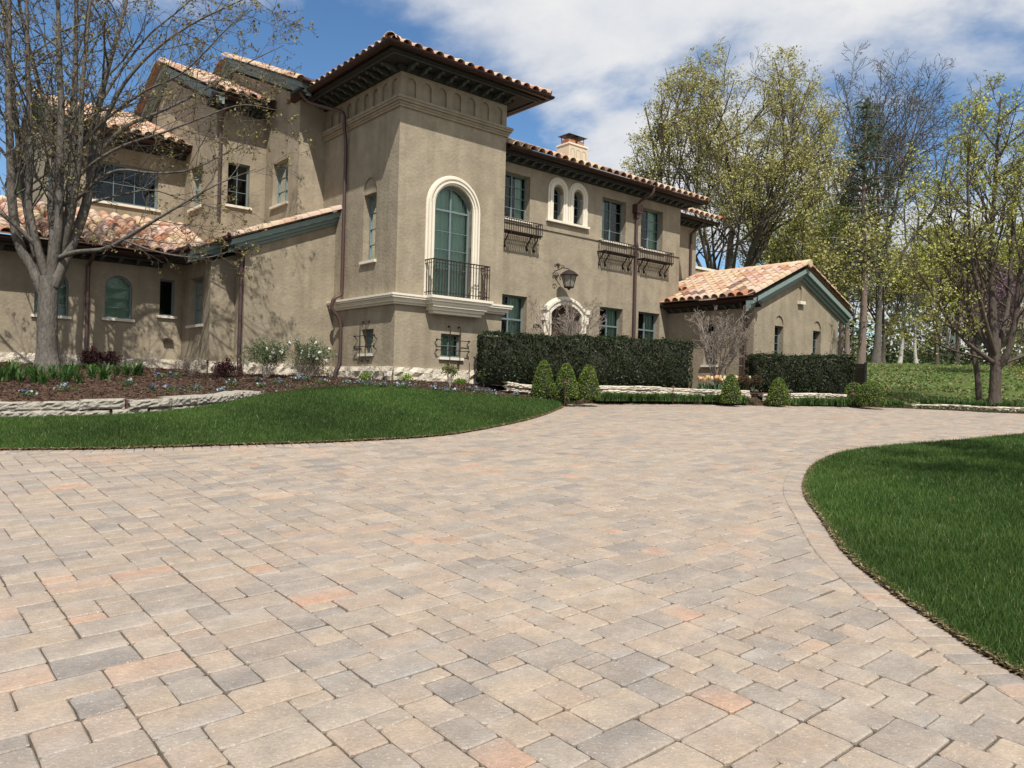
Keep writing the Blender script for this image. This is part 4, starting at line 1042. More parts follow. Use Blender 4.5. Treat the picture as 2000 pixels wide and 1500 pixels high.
# --- forged grilles on the tower's low windows
def grille(F, a0, a1, b0, b1):
    g = empty('window_grille', (0, 0, 0), 0, house)
    for x in (a0 + (a1 - a0) * .36, a0 + (a1 - a0) * .86):
        s_ = MB(); s_.tube([F(x, b1 + .20, .01), F(x, b1 + .19, .07), F(x, b1 + .13, .10), F(x, b0 - .13, .10), F(x, b0 - .19, .07), F(x, b0 - .20, .01)], .011, 6)
        for z in (b1 + .20, b0 - .20): s_.lathe([(.001, -.03), (.03, -.015), (.03, .015), (.001, .03)], c=tuple(F(x, z, .02)), n=8)
        s_.build('bar', M_iron, g)
    for z in (b0 + (b1 - b0) * .28, b0 + (b1 - b0) * .72):
        s_ = MB(); s_.tube([F(a0 - .20, z - .10, .01), F(a0 - .20, z - .03, .08), F(a0 - .17, z, .115), F(a1 + .17, z, .115), F(a1 + .20, z - .03, .08), F(a1 + .20, z - .10, .01)], .011, 6)
        for x in (a0 - .20, a1 + .20): s_.lathe([(.001, -.03), (.03, -.015), (.03, .015), (.001, .03)], c=tuple(F(x, z, .10)), n=8)
        s_.build('bar', M_iron, g)
grille(fa, 1.46, 2.13, 2.42, 3.05); grille(fb, 1.06, 1.70, 2.46, 3.12)
# --- downpipes
def pipe(pts, r=.05, head=None, name='downpipe'):
    P = smooth_curve([tuple(p) for p in pts], 4 * len(pts) + 6) if len(pts) > 2 else pts
    b = MB(); b.tube([Vector(p) for p in P], r, 10)
    for z_ in head or []: 
        x, y = z_[0], z_[1]; b.lathe([(r, -.02), (r + .012, -.02), (r + .012, .02), (r, .02)], c=z_, n=10)
    o = b.build(name, M_copperv, house); auto_smooth(o, 50); return o
pipe([fb(3.85, 9.98, .98), fb(3.7, 9.7, .80), fb(3.1, 9.45, .45), fb(2.72, 9.28, .2), fb(2.68, 9.0, .20), fb(2.74, 8.7, .12), fb(2.75, 8.3, .08), fb(2.75, 6.5, .08), fb(2.75, 4.4, .08), fb(2.75, 4.15, .10), fb(2.82, 4.0, .30), fb(2.84, 3.72, .32), fb(2.78, 3.5, .14), fb(2.75, 3.2, .08), fb(2.75, 2.3, .08), fb(2.76, 2.1, .12), fb(2.78, 1.95, .2), fb(2.78, 1.78, .2)], .050)
pipe([fM(9.9, 8.55, .70), fM(9.88, 8.3, .62), fM(9.76, 8.15, .30), fM(9.72, 8.0, .12)], .045)
b = MB(); b.fbox(fM, 9.60, 9.88, 7.72, 8.02, .02, .24); b.fbox(fM, 9.66, 9.82, 7.55, 7.72, .03, .18); b.build('leader_head', M_copper, house)
pipe([fM(9.74, 7.6, .1), fM(9.74, 6.75, .1), fM(9.76, 6.55, .14), fM(9.74, 6.3, .1), fM(9.74, 3.0, .1), fM(9.74, 1.7, .1)], .052)
pipe([FA(1.65)(14.55, 8.4, .55), FA(1.65)(14.5, 8.15, .4), FA(1.65)(14.35, 7.9, .12), FA(1.65)(14.33, 7.6, .08), FA(1.65)(14.33, 4.2, .08)], .05)
pipe([fBw(-2.72, 4.7, .4), fBw(-2.72, 4.5, .3), fBw(-2.72, 4.35, .1), fBw(-2.72, 4.1, .08), fBw(-2.72, 1.8, .08)], .05)
pipe([fA6(-5.80, 5.0, .74), fA6(-5.80, 4.85, .6), fA6(-5.80, 4.65, .12), fA6(-5.80, 4.4, .08), fA6(-5.80, 1.95, .08)], .050)
pipe([Vector((-3.05, 3.25, 5.25)), Vector((-2.95, 3.35, 5.12)), Vector((-2.72, 3.45, 4.95)), Vector((-2.70, 3.46, 4.7)), Vector((-2.70, 3.46, 2.4)), Vector((-2.72, 3.40, 2.15)), Vector((-2.76, 3.28, 1.95))], .052)
pipe([fA2(-2.28, 9.9, .5), fA2(-2.28, 9.75, .3), fA2(-2.28, 9.5, .1), fA2(-2.28, 9.2, .08), fA2(-2.28, 6.6, .08)], .05)
# --- chimney
M_chim = mat('chimney_stucco', (0.55, 0.46, 0.34), .95, [(3, .6, .84)], (26, .3, .02), spec=.2)
ch = MB(); ch.poly_prism([(10.55, 4.7, 10.0), (11.85, 4.7, 10.0), (11.85, 5.6, 10.0), (10.55, 5.6, 10.0)], [(10.70, 4.82, 11.33), (11.70, 4.82, 11.33), (11.70, 5.48, 11.33), (10.70, 5.48, 11.33)])
chim = ch.build('chimney', M_chim, house)
c_ = MB(); c_.box((10.66, 4.78, 11.33), (11.74, 5.52, 11.39)); c_.build('chimney_cap', M_limestone, chim)
for x0 in (10.78, 11.26):
    c_ = MB(); c_.box((x0, 4.92, 11.39), (x0 + .36, 5.38, 11.58)); c_.build('flue', M_tiles[3], chim)
    c_ = MB()
    for dx in (0, .34):
        for dy in (0, .44): c_.box((x0 + dx, 4.92 + dy, 11.58), (x0 + dx + .02, 4.94 + dy, 11.74))
    c_.poly_prism([(x0 - .1, 4.8, 11.74), (x0 + .46, 4.8, 11.74), (x0 + .46, 5.5, 11.74), (x0 - .1, 5.5, 11.74)], [(x0 + .1, 5.02, 11.84), (x0 + .26, 5.02, 11.84), (x0 + .26, 5.28, 11.84), (x0 + .1, 5.28, 11.84)])
    c_.build('flue_cap', M_black, chim)
for k in range(3):
    x = 10.76 + k * .31; t = MB(); pts = arch_pts(x, x + .24, 10.5, 11.18, 10); pin = arch_pts(x + .022, x + .218, 10.5, 11.158, 10)
    yy = lambda z: 4.7 + .12 * (z - 10.0) / 1.33 - .006
    n_ = len(pts); t.add([(a, yy(z), z) for a, z in pts] + [(a, yy(z), z) for a, z in pin], [(i, (i + 1) % n_, n_ + (i + 1) % n_, n_ + i) for i in range(n_)]); t.build('blind_arch', M_stucco, chim, fixn=False)
# --- house number, lantern, vent hood
fc = bpy.data.curves.new('house_number', 'FONT'); fc.body = '5990'; fc.size = .17; fc.extrude = .008; fc.space_character = 1.08
fo = bpy.data.objects.new('house_number', fc); COL.objects.link(fo); fo.parent = house; fo.location = fM(5.19, 3.50, .012); fo.rotation_euler = (math.pi / 2, 0, 0); fc.materials.append(M_iron)
fme = bpy.data.meshes.new_from_object(fo); fmx = fo.matrix_basis.copy(); bpy.data.objects.remove(fo); fo = link('house_number', fme, house); fo.matrix_local = fmx
lx = 6.22; L = MB()
L.tube([fM(lx - .25, 5.22, .0), fM(lx - .24, 5.30, .10), fM(lx - .1, 5.40, .30), fM(lx, 5.36, .46), fM(lx, 5.27, .48)], .014, 6)
lan = L.build('lantern', M_iron, house)
for (cx, cz, r0, s) in ((lx - .28, 5.15, .10, 1), (lx - .22, 5.42, .09, -1), (lx - .02, 5.44, .07, 1), (lx - .33, 5.44, .06, 1)):
    t = MB(); t.tube([fM(cx + s * (r0 * (1 - k / 16)) * math.cos(k * .55), cz + (r0 * (1 - k / 16)) * math.sin(k * .55), .2) for k in range(14)], .011, 5); t.build('scroll', M_iron, lan)
for k in range(5):
    t = MB(); a = -.9 + k * .45; t.tube([fM(lx - .2, 5.40, .2), fM(lx - .2 + .09 * math.sin(a), 5.46 + .05 * math.cos(a), .2), fM(lx - .2 + .15 * math.sin(a * 1.2), 5.44 + .12 * math.cos(a), .2)], [.01, .016, .004], 5); t.build('leaf_spray', M_iron, lan)
c0 = fM(lx, 0, .48)
t = MB(); t.lathe([(.001, 5.33), (.05, 5.325), (.13, 5.29), (.22, 5.235), (.29, 5.17), (.29, 5.155), (.001, 5.16)], c=(c0.x, c0.y, 0), n=16); auto_smooth(t.build('lantern_cap', M_iron, lan), 30)
t = MB(); t.lathe([(.001, 4.80), (.14, 4.80), (.235, 5.15), (.001, 5.15)], c=(c0.x, c0.y, 0), n=6); t.build('lantern_glass', M_lampglass, lan)
t = MB()
for k in range(6):
    an = 2 * math.pi * k / 6; t.tube([(c0.x + .145 * math.cos(an), c0.y + .145 * math.sin(an), 4.79), (c0.x + .24 * math.cos(an), c0.y + .24 * math.sin(an), 5.16)], .011, 5)
t.lathe([(.001, 4.70), (.03, 4.71), (.04, 4.74), (.16, 4.78), (.16, 4.81), (.001, 4.81)], c=(c0.x, c0.y, 0), n=12); t.build('lantern_cage', M_iron, lan)
t = MB(); hoodp = [(-3.83, 2.74), (-3.80, 2.79), (-3.74, 2.82), (-3.66, 2.82), (-3.58, 2.79), (-3.55, 2.74)]
t.poly_prism([fA6(x, z, .0) for x, z in hoodp], [fA6(x, z - .02, .13) for x, z in hoodp]); t.build('vent_hood', M_copper, house)
# --- roof tiles: the largest 300 singly, the rest as one mass
TILES.sort(key=lambda t: -t[0])
for s_, Mx, kind_, ci, roof in TILES[:300]:
    o = link('tile', (RAKE_ME if kind_ else TILE_ME)[ci], roof); o.matrix_local = Mx
def me_arrays(me):
    v = np.array([x.co for x in me.vertices]); f = np.array([list(p.vertices) for p in me.polygons]); return v, f
TA = [me_arrays(m) for m in (TILE_ME[0], RAKE_ME[0])]
Vs, Fs, Ms, off = [], [], [], 0
for s_, Mx, kind_, ci, roof in TILES[300:]:
    v, f = TA[kind_]; A = np.array(Mx); Vs.append(v @ A[:3, :3].T + A[:3, 3]); Fs.append(f + off); off += len(v); Ms.append(np.full(len(f), ci))
prop(link('roof_tiles', np_mesh('roof_tiles', np.vstack(Vs), np.vstack(Fs), M_tiles, midx=np.concatenate(Ms)), house), kind='stuff')

# --- rough stone plinth, stone by stone
def rough_stone(L, h, d, seed, m, amp=.02, name='stone', nx=5, nz=3):
    g = np.random.default_rng(seed); V = []; F = []
    for k in range(nz + 1):
        for i in range(nx + 1):
            ex = min(i, nx - i) == 0; ez = min(k, nz - k) == 0
            bump_ = math.sin(i * 1.9 + seed) * math.cos(k * 2.3 + seed * 1.7) * amp * .9
            y = -(d - (.03 if (ex or ez) else 0) + (g.normal(0, amp) + bump_) * (0.5 if (ex or ez) else 1)); V.append(((i / nx - .5) * (L + .035) + g.normal(0, amp * .25), y, (k / nz) * (h - .01) + g.normal(0, amp * .25)))
    n_ = nx + 1
    for k in range(nz):
        for i in range(nx): F.append((k * n_ + i, k * n_ + i + 1, (k + 1) * n_ + i + 1, (k + 1) * n_ + i))
    b0 = len(V); V += [((i / nx - .5) * (L - .012), .02, 0) for i in range(n_)]; t0 = len(V); V += [((i / nx - .5) * (L - .012), .02, h - .01) for i in range(n_)]
    for i in range(nx):
        F.append((b0 + i, b0 + i + 1, i + 1, i)); F.append((nz * n_ + i, nz * n_ + i + 1, t0 + i + 1, t0 + i))
    me = bpy.data.meshes.new(name); me.from_pydata(V, [], F + []); me.materials.append(m)
    # end faces
    bm = bmesh.new(); bm.from_mesh(me); bmesh.ops.holes_fill(bm, edges=bm.edges, sides=0); bmesh.ops.recalc_face_normals(bm, faces=bm.faces); bm.to_mesh(me); bm.free()
    return me
plinth = [(-12, 6.4, 2.24), (-3.30, 6.4, 2.20), (-3.30, 4.05, 2.17), (-2.63, 4.05, 2.16), (-2.63, 3.39, 2.15), (0, 3.39, 2.13), (0, 0, 2.10), (3.55, 0, 2.09), (3.55, .5, 2.08), (5.5, .5, 2.06)]
sd_ = 0
for (x0, y0, z0), (x1, y1, z1) in zip(plinth[:-1], plinth[1:]):
    Ln = math.hypot(x1 - x0, y1 - y0); n_ = max(1, round(Ln / 1.05)); dx, dy = (x1 - x0) / Ln, (y1 - y0) / Ln
    for k in range(n_):
        sd_ += 1; l_ = Ln / n_; t = (k + .5) / n_; top = z0 + (z1 - z0) * t + rng.uniform(-.01, .012)
        ex = .10 if n_ > 1 and k in (0, n_ - 1) else 0
        o = link('plinth_stone', rough_stone(l_, .75, .09, sd_, M_stone, .022, nx=8, nz=6), house)
        o.location = (x0 + dx * Ln * t, y0 + dy * Ln * t, top - .75); o.rotation_euler = (0, 0, math.atan2(dy, dx))
# ------------------------------------------------------------------ plant helpers
def cards(C, size, g, cols, up=0.0, aspect=0.55, diamond=True):
    """leaf-sized quads at centres C with random orientation; cols (k,3) palette"""
    C = np.asarray(C, float); n = len(C); s = size * (0.5 + 0.9 * g.random(n) ** 1.4)
    a = g.normal(size=(n, 3)); a[:, 2] = a[:, 2] * (1 - up); a /= np.linalg.norm(a, axis=1)[:, None]
    b = g.normal(size=(n, 3)); b -= a * (a * b).sum(1)[:, None]; b /= np.linalg.norm(b, axis=1)[:, None]
    a = a * (s / 2)[:, None]; b = b * (s * aspect / 2)[:, None]
    if diamond: V = np.stack([C - a, C + b - a * .1, C + a, C - b - a * .1], 1)
    else: V = np.stack([C - a - b, C + a - b, C + a + b, C - a + b], 1)
    cols = np.asarray(cols); c = cols[g.integers(0, len(cols), n)] * (0.8 + 0.4 * g.random(n))[:, None]
    return V.reshape(-1, 3), np.arange(4 * n).reshape(-1, 4), np.repeat(c, 4, axis=0)
def tubes(br):
    """branches [(pts, radii)] -> one vertex / quad array"""
    grp = {}
    for P, r in br:
        k = (len(P), 8 if r[0] > .12 else 6 if r[0] > .05 else 4 if r[0] > .018 else 3)
        grp.setdefault(k, []).append((P, r))
    VV, FF, off = [], [], 0
    for (n, s), L in grp.items():
        P = np.array([x[0] for x in L], float); r = np.array([x[1] for x in L], float); m = len(L)
        T = np.gradient(P, axis=1); T /= np.linalg.norm(T, axis=2)[..., None] + 1e-9
        ref = np.where(np.abs(T[:, :1, 2:3]) > .9, np.array([1., 0, 0]), np.array([0, 0, 1.])); ref = np.broadcast_to(ref, T.shape)
        A = np.cross(T, ref); A /= np.linalg.norm(A, axis=2)[..., None] + 1e-9; B = np.cross(T, A)
        an = 2 * np.pi * np.arange(s) / s
        V = P[:, :, None, :] + (A[:, :, None, :] * np.cos(an)[None, None, :, None] + B[:, :, None, :] * np.sin(an)[None, None, :, None]) * r[:, :, None, None]
        VV.append(V.reshape(-1, 3))
        i = np.arange(n - 1)[:, None] * s; k = np.arange(s)[None]; k2 = (np.arange(s) + 1) % s
        q = np.stack([i + k, i + k2[None], i + s + k2[None], i + s + k], -1).reshape(-1, 4)
        FF.append((q[None] + (np.arange(m) * n * s)[:, None, None]).reshape(-1, 4) + off); off += m * n * s
    return np.vstack(VV), np.vstack(FF)
def rot_about(v, axis, ang):
    axis = axis / (np.linalg.norm(axis) + 1e-9); c, s = math.cos(ang), math.sin(ang)
    return v * c + np.cross(axis, v) * s + axis * (axis @ v) * (1 - c)
def grow(out, tips, p, d, L, r, lev, cfg, g):
    n = cfg['n'][lev]; pts = [np.array(p, float)]; d = np.array(d, float); d /= np.linalg.norm(d); st = L / (n - 1)
    for k in range(n - 1):
        d = d + g.normal(size=3) * cfg['wander'][lev]; d[2] += cfg['up'][lev]; d /= np.linalg.norm(d); pts.append(pts[-1] + d * st)
    tr = cfg['taper'][lev]; rad = [max(cfg.get('rmin', .004), r * (1 - (1 - tr) * k / (n - 1))) for k in range(n)]
    out.append((pts, rad))
    if lev == len(cfg['n']) - 1:
        tips.append(pts[-1]); tips.append(pts[n // 2]); return
    children(out, tips, pts, rad, L, lev, cfg, g)
def children(out, tips, pts, rad, L, lev, cfg, g):
    n = len(pts); k0, k1 = cfg['range'][lev]; nc = cfg['nch'][lev]
    for k in range(nc):
        t = k0 + (k1 - k0) * (k + g.random()) / nc; f = t * (n - 1); i = min(int(f), n - 2); q = pts[i] * (1 - (f - i)) + pts[i + 1] * (f - i)
        d = pts[i + 1] - pts[i]; d = d / (np.linalg.norm(d) + 1e-9); ax = np.cross(d, g.normal(size=3))
        a0, a1 = cfg['ang'][lev]; d2 = rot_about(d, ax, math.radians(a0 + (a1 - a0) * g.random()))
        rr = rad[i] * (1 - (f - i)) + rad[i + 1] * (f - i)
        L2 = L * cfg['lr'][lev] * (1.15 - .65 * t) * (.7 + .6 * g.random())
        L2 = min(L2, cfg.get('lmax', [99] * 6)[lev])
        grow(out, tips, q, d2, L2, min(rr * .72, cfg['rr'][lev] * r_base(cfg)), lev + 1, cfg, g)
def r_base(cfg): return cfg['r']
def leafpts(tips, per, spread, g):
    T = np.array(tips); i = np.repeat(np.arange(len(T)), per); return T[i] + g.normal(size=(len(i), 3)) * spread
def plant_thing(name, base, parts, label, cat, group=None, rz=0.0):
    """parts: [(part name, V, F, material, colours)] in world coordinates"""
    t = empty(name, base, 0); prop(t, label, cat, group)
    for nm, V, F, m, c in parts:
        o = link(nm, np_mesh(nm, np.asarray(V) - np.array(base), F, m, smooth=(nm in ('trunk', 'branches', 'stems')), col=c), t)
    return t
def copy_thing(src, loc, rz, sc, label, group=None):
    r = src.copy(); COL.objects.link(r); r.location = loc; r.rotation_euler = (0, 0, rz); r.scale = (sc,) * 3 if isinstance(sc, (int, float)) else sc
    r['label'] = label
    if group: r['group'] = group
    for ch in src.children:
        c = ch.copy(); COL.objects.link(c); c.parent = r
        for gch in ch.children: d = gch.copy(); COL.objects.link(d); d.parent = c
    return r

# ------------------------------------------------------------------ dry stone walls
def stone_wall(path_b, heights, name, label, lens=(.38, .62), courses=2, depth=.26, seed=0, mt=None):
    """path_b: (n,3) bottom line; heights: (n,) wall height"""
    P = np.asarray(path_b); g = random.Random(seed); t = empty(name, Vector(P[len(P) // 2])); prop(t, label, 'stone wall')
    inv = Vector(P[len(P) // 2])
    s = np.r_[0, np.cumsum(np.linalg.norm(np.diff(P[:, :2], axis=0), axis=1))]
    bk = []
    for k in range(len(P)):
        T = P[min(k + 1, len(P) - 1)] - P[max(k - 1, 0)]; nn_ = np.array([-T[1], T[0]]) / (np.hypot(T[0], T[1]) + 1e-9); o2 = P[k].copy(); o2[:2] -= nn_ * (depth - .075); bk += [o2 - [0, 0, .05], o2 + [0, 0, heights[k] - .02], np.array([*(o2[:2] + nn_ * .5), o2[2] + heights[k] - .02])]
    link('rubble_core', np_mesh('rubble_core', np.array(bk) - np.array(inv), [(3 * k, 3 * k + 3, 3 * k + 4, 3 * k + 1) for k in range(len(P) - 1)] + [(3 * k + 1, 3 * k + 4, 3 * k + 5, 3 * k + 2) for k in range(len(P) - 1)], M_soil), t)
    for c in range(courses):
        q = -g.random() * .3
        while q < s[-1]:
            l_ = g.uniform(*lens); a, b = max(q, 0), min(q + l_, s[-1]); q += l_
            if b - a < .10: continue
            mdl = (a + b) / 2; p = np.array([np.interp(mdl, s, P[:, k]) for k in range(3)]); pa = np.array([np.interp(a, s, P[:, k]) for k in range(3)]); pb = np.array([np.interp(b, s, P[:, k]) for k in range(3)])
            h = np.interp(mdl, s, heights) * g.uniform(.95, 1.07)
            if h < .04: continue
            hc = h / courses; d = pb - pa
            seed += 1
            me = rough_stone(float(np.linalg.norm(d[:2])), hc + .004, depth + g.uniform(-.02, .035), seed, mt or M_wallstone, .011, nx=10, nz=5)
            # back and top of the block
            for v in me.vertices:
                if v.co.y > 0: v.co.y = depth * .9
                v.co.z += (v.co.x / max(.1, np.linalg.norm(d[:2]))) * d[2]
            o = link('stone', me, t); o.location = Vector((p[0], p[1], p[2] + c * hc - .01)) - inv; o.rotation_euler = (0, 0, math.atan2(d[1], d[0]) + g.uniform(-.02, .02))
    return t
i_ = [k for k in range(len(TL)) if TL[k][0] < -5.6 and TL[k][1] < 17.3]
LW = TL[:i_[-1] + 1]; wallh = np.interp(np.arange(len(LW)), [0, len(LW) * .62, len(LW) * .88, len(LW) - 1], [.33, .33, .28, .16])
LWp = LW.copy(); LWp[:, 2] -= .02
stone_wall(LWp, wallh, 'stone_wall', 'curved low wall of two courses of grey limestone edging the mulch bed', (.42, .72), 2, .22, 40)
EW1 = C3([at(985, 762, 19.3), at(1040, 768, 19.6), at(1180, 768, 20.3), at(1320, 772, 21.0), at(1456, 777, 21.55)], 80)
stone_wall(EW1, np.full(80, .215), 'stone_wall', 'long low limestone wall below the big clipped hedge', (.5, .95), 2, .24, 200, M_stone)
EW2 = C3([at(1482, 788, 21.6), at(1540, 787, 21.8), at(1600, 786, 22.0), at(1684, 788, 22.3)], 50)
stone_wall(EW2, np.linspace(.29, .24, 50), 'stone_wall', 'low limestone wall right of the garden steps', (.4, .8), 3, .24, 320, M_stone)
EW3 = C3([at(1775, 800, 22.0), at(1850, 802, 21.9), at(1930, 806, 21.6), at(2010, 809, 21.4), at(2120, 815, 21.2)], 60)
stone_wall(EW3, np.linspace(.16, .24, 60), 'stone_wall', 'low thin-coursed limestone wall under the tree at the right', (.45, .9), 3, .24, 420, M_stone)
st = empty('garden_steps', at(1469, 788, 21.5)); prop(st, 'two pale stone steps through the low wall', 'steps')
for k in range(3):
    b = MB(); b.box((-.26, k * .26, -.08), (.26, k * .26 + .32, k * .10 + .06)); b.build('step', M_limestone, st)

# ------------------------------------------------------------------ hedges and clipped box
HC = np.array([(0.016, 0.031, 0.010), (0.024, 0.043, 0.013), (0.011, 0.02, 0.008), (0.036, 0.052, 0.016), (0.045, 0.045, 0.018)])
def hedge(A, B, depth, z0, ztop, label, seed, n=21000):
    """clipped hedge block from plan point A to B (front line), depth towards the house"""
    g = np.random.default_rng(seed); A = np.array(A, float); B = np.array(B, float); d = B - A; L = np.linalg.norm(d); d /= L; nn_ = np.array([-d[1], d[0]])
    t = empty('hedge', (*A, z0)); prop(t, label, 'hedge', 'clipped dark hedges')
    def W(x, y, z): return np.c_[A[0] + d[0] * x + nn_[0] * y - A[0], A[1] + d[1] * x + nn_[1] * y - A[1], z - z0]
    H = ztop - z0
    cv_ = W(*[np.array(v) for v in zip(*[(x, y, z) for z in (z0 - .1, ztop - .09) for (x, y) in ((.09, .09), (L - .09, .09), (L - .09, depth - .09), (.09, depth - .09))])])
    link('branches', np_mesh('branches', cv_, [(0, 3, 2, 1), (4, 5, 6, 7), (0, 1, 5, 4), (1, 2, 6, 5), (2, 3, 7, 6), (3, 0, 4, 7)], M_core), t)  # solid block filling the hedge, inner shade put into its colour
    area = np.array([L * H, L * depth, depth * H, depth * H, L * H * .15]); k = g.choice(5, n, p=area / area.sum()); a, b = g.random(n), g.random(n)
    off = np.abs(g.normal(0, .035, n)) - .02
    x = np.where(k < 2, a * L, np.where(k == 2, off, np.where(k == 3, L - off, a * L))); y = np.where(k == 0, off, np.where(k == 1, b * depth, np.where(k == 4, depth - off, a * depth))); z = np.where(k == 1, ztop - off, z0 + b * H)
    lump = .045 * np.sin(x * 5.1 + seed) * np.sin(z * 4.3) + .035 * np.sin(x * 1.9 + 1.3 * seed) + .03 * np.sin(x * 11 + z * 7)
    spr = g.random(n) < .07; z = np.where(spr & (k == 1), z + .09 * g.random(n), z); y = np.where(spr & (k == 0), y - .06 * g.random(n), y)
    y = y + np.where(k == 0, lump, 0); z = z + np.where(k == 1, lump * .8, 0)
    r_ = .12; ex = np.minimum(x, L - x); z -= np.where((ex < r_) & (k == 1), (r_ - ex) * .8, 0)
    V, F, c = cards(W(x, y, z), .062, g, HC); link('foliage', np_mesh('foliage', V, F, M_evergreen, col=c), t)
    return t
p0, p1 = at(943, 742, 20.3), at(1352, 752, 21.5)
hedge((p0.x, p0.y), (p1.x, p1.y), 1.05, 1.76, 3.06, 'long dark clipped hedge in front of the arched entrance', 1)
p0, p1 = at(1480, 764, 22.9), at(1668, 770, 23.2)
hedge((p0.x, p0.y), (p1.x, p1.y), 1.0, 1.72, 2.82, 'shorter dark clipped hedge in front of the gabled wing', 2, 13000)
BXC = np.array([(0.135, 0.19, 0.03), (0.19, 0.25, 0.04), (0.065, 0.11, 0.018), (0.04, 0.07, 0.012)])
def boxwood(px, py, d, h, r, label, seed, round_=False, n=5200):
    g = np.random.default_rng(seed); c = at(px, py, d); t = empty('boxwood', c); prop(t, label, 'shrub', 'clipped boxwoods along the drive')
    u = g.random(n); th = g.random(n) * 2 * np.pi
    def prof(q):   # radius along the height
        return r * (np.sqrt(np.maximum(0, 1 - (np.maximum(0, q - .3) / .7) ** 2)) if round_ else np.maximum(0, 1 - np.maximum(0, q - .08) / .92) ** .45) * np.minimum(1, .88 + q * .9)
    q = u ** 1.1; rad = prof(q) * (1 - .10 * np.abs(g.normal(size=n))) + .012 * np.sin(th * 7 + q * 9)
    P = np.c_[rad * np.cos(th), rad * np.sin(th), q * h]
    V, F, cc = cards(P, .038, g, BXC); link('foliage', np_mesh('foliage', V, F, M_evergreen, col=cc), t)
    b = MB(); b.lathe([(max(.01, float(prof(np.array([x]))[0]) * .88), x * h * .96) for x in np.linspace(0, 1, 9)], n=12); b.build('branches', M_core, t, smooth=True)  # solid core under the leaves, darkened in colour to stand for inner shade
boxwood(1061, 776, 18.9, .90, .315, 'tall pointed boxwood, first of the three beside the lawn tip', 11)
boxwood(1105, 778, 18.7, .84, .32, 'middle cone boxwood of the three, behind a path light', 12)
boxwood(1148, 779, 18.9, .83, .315, 'cone boxwood next to the strap-leaved border, third of the three', 13)
boxwood(1427, 788, 20.4, .76, .30, 'dome boxwood just left of the garden steps', 14)
boxwood(1520, 791, 20.8, .72, .34, 'cone boxwood just right of the garden steps', 15)
boxwood(1701, 793, 20.9, .66, .38, 'wide rounded bright green boxwood at the end of the low wall', 16, True)
boxwood(1668, 779, 22.0, .46, .26, 'small dark boxwood tucked behind the rounded one', 17, True, 3000)

# ------------------------------------------------------------------ border plants
def strap_clump(g, n, h, spread, w):
    """arching strap leaves, 4 segments each"""
    VV, FF = [], []
    for k in range(n):
        an = g.random() * 2 * np.pi; out = spread * (.25 + .75 * g.random()); hh = h * (.7 + .5 * g.random()); b0 = g.normal(size=2) * .03
        d = np.array([math.cos(an), math.sin(an)]); s = np.array([-d[1], d[0]]); ww = w * (.7 + .6 * g.random())
        for j in range(5):
            t = j / 4; r = out * t ** 1.2; z = hh * (1.55 * t - .75 * t * t); wj = ww * (1 - t ** 2.2) + .001
            c = np.array([b0[0] + d[0] * r, b0[1] + d[1] * r, z]); VV += [c - np.r_[s * wj, 0], c + np.r_[s * wj, 0]]
        o = (len(VV) - 10); FF += [(o + 2 * j, o + 2 * j + 1, o + 2 * j + 3, o + 2 * j + 2) for j in range(4)]
    return np.array(VV), np.array(FF)
gp = np.random.default_rng(77)
LILY = []
for k in range(3):
    V, F = strap_clump(gp, 26, .34, .34, .016); c = np.array([(0.055, 0.12, 0.03), (0.08, 0.16, 0.04)])[gp.integers(0, 2, len(V) // 10)]; LILY.append(np_mesh('daylily', V, F, M_leaf, col=np.repeat(c, 10, axis=0)))
def bed_point(px, py):
    """where the sight line meets the mulch bed"""
    q = ray(px, py); best = None
    for d in np.arange(12.5, 23, .05):
        p = CAM + q * (d / q.y); i = ((BEDV[:, 0] - p.x) ** 2 + (BEDV[:, 1] - p.y) ** 2).argmin()
        if (BEDV[i, 0] - p.x) ** 2 + (BEDV[i, 1] - p.y) ** 2 < .15 and p.z <= BEDV[i, 2] + .005: return Vector((p.x, p.y, BEDV[i, 2]))
    return p
for k, (px, py) in enumerate([(2, 744), (22, 740), (40, 746), (62, 741), (72, 748), (88, 750), (104, 741), (128, 746), (156, 748), (180, 738), (203, 742), (228, 735), (248, 735), (266, 733), (52, 735), (140, 737)]):
    o = link('daylily', LILY[k % 3]); o.location = bed_point(px, py); o.rotation_euler = (0, 0, k * 1.7); s = 1.05 + .25 * math.sin(k * 2.1); o.scale = (s, s, s)
    prop(o, 'clump of arching green daylily leaves in the row under the grey tree', 'plant', 'daylily clumps')
def twig_bush(base, h, w, n, g, r=.006, lev=3, up=.03):
    out, tips = [], []
    cfg = dict(n=[5, 4, 3][:lev], wander=[.10, .16, .2], up=[up, up, .02], taper=[.5, .5, .5], nch=[5, 4], range=[(.3, .95), (.3, .95)], ang=[(20, 50), (20, 55)], lr=[.55, .55], rr=[.75, .6], r=r, rmin=.0022)
    for k in range(n):
        a = g.random() * 2 * np.pi; q = g.random() ** .6; d = np.array([math.cos(a) * q * w / h, math.sin(a) * q * w / h, 1.0])
        grow(out, tips, np.array(base) + np.array([math.cos(a), math.sin(a), 0]) * .06 * g.random(), d, h * (.7 + .4 * g.random()), r, 0, cfg, g)
    return out, tips
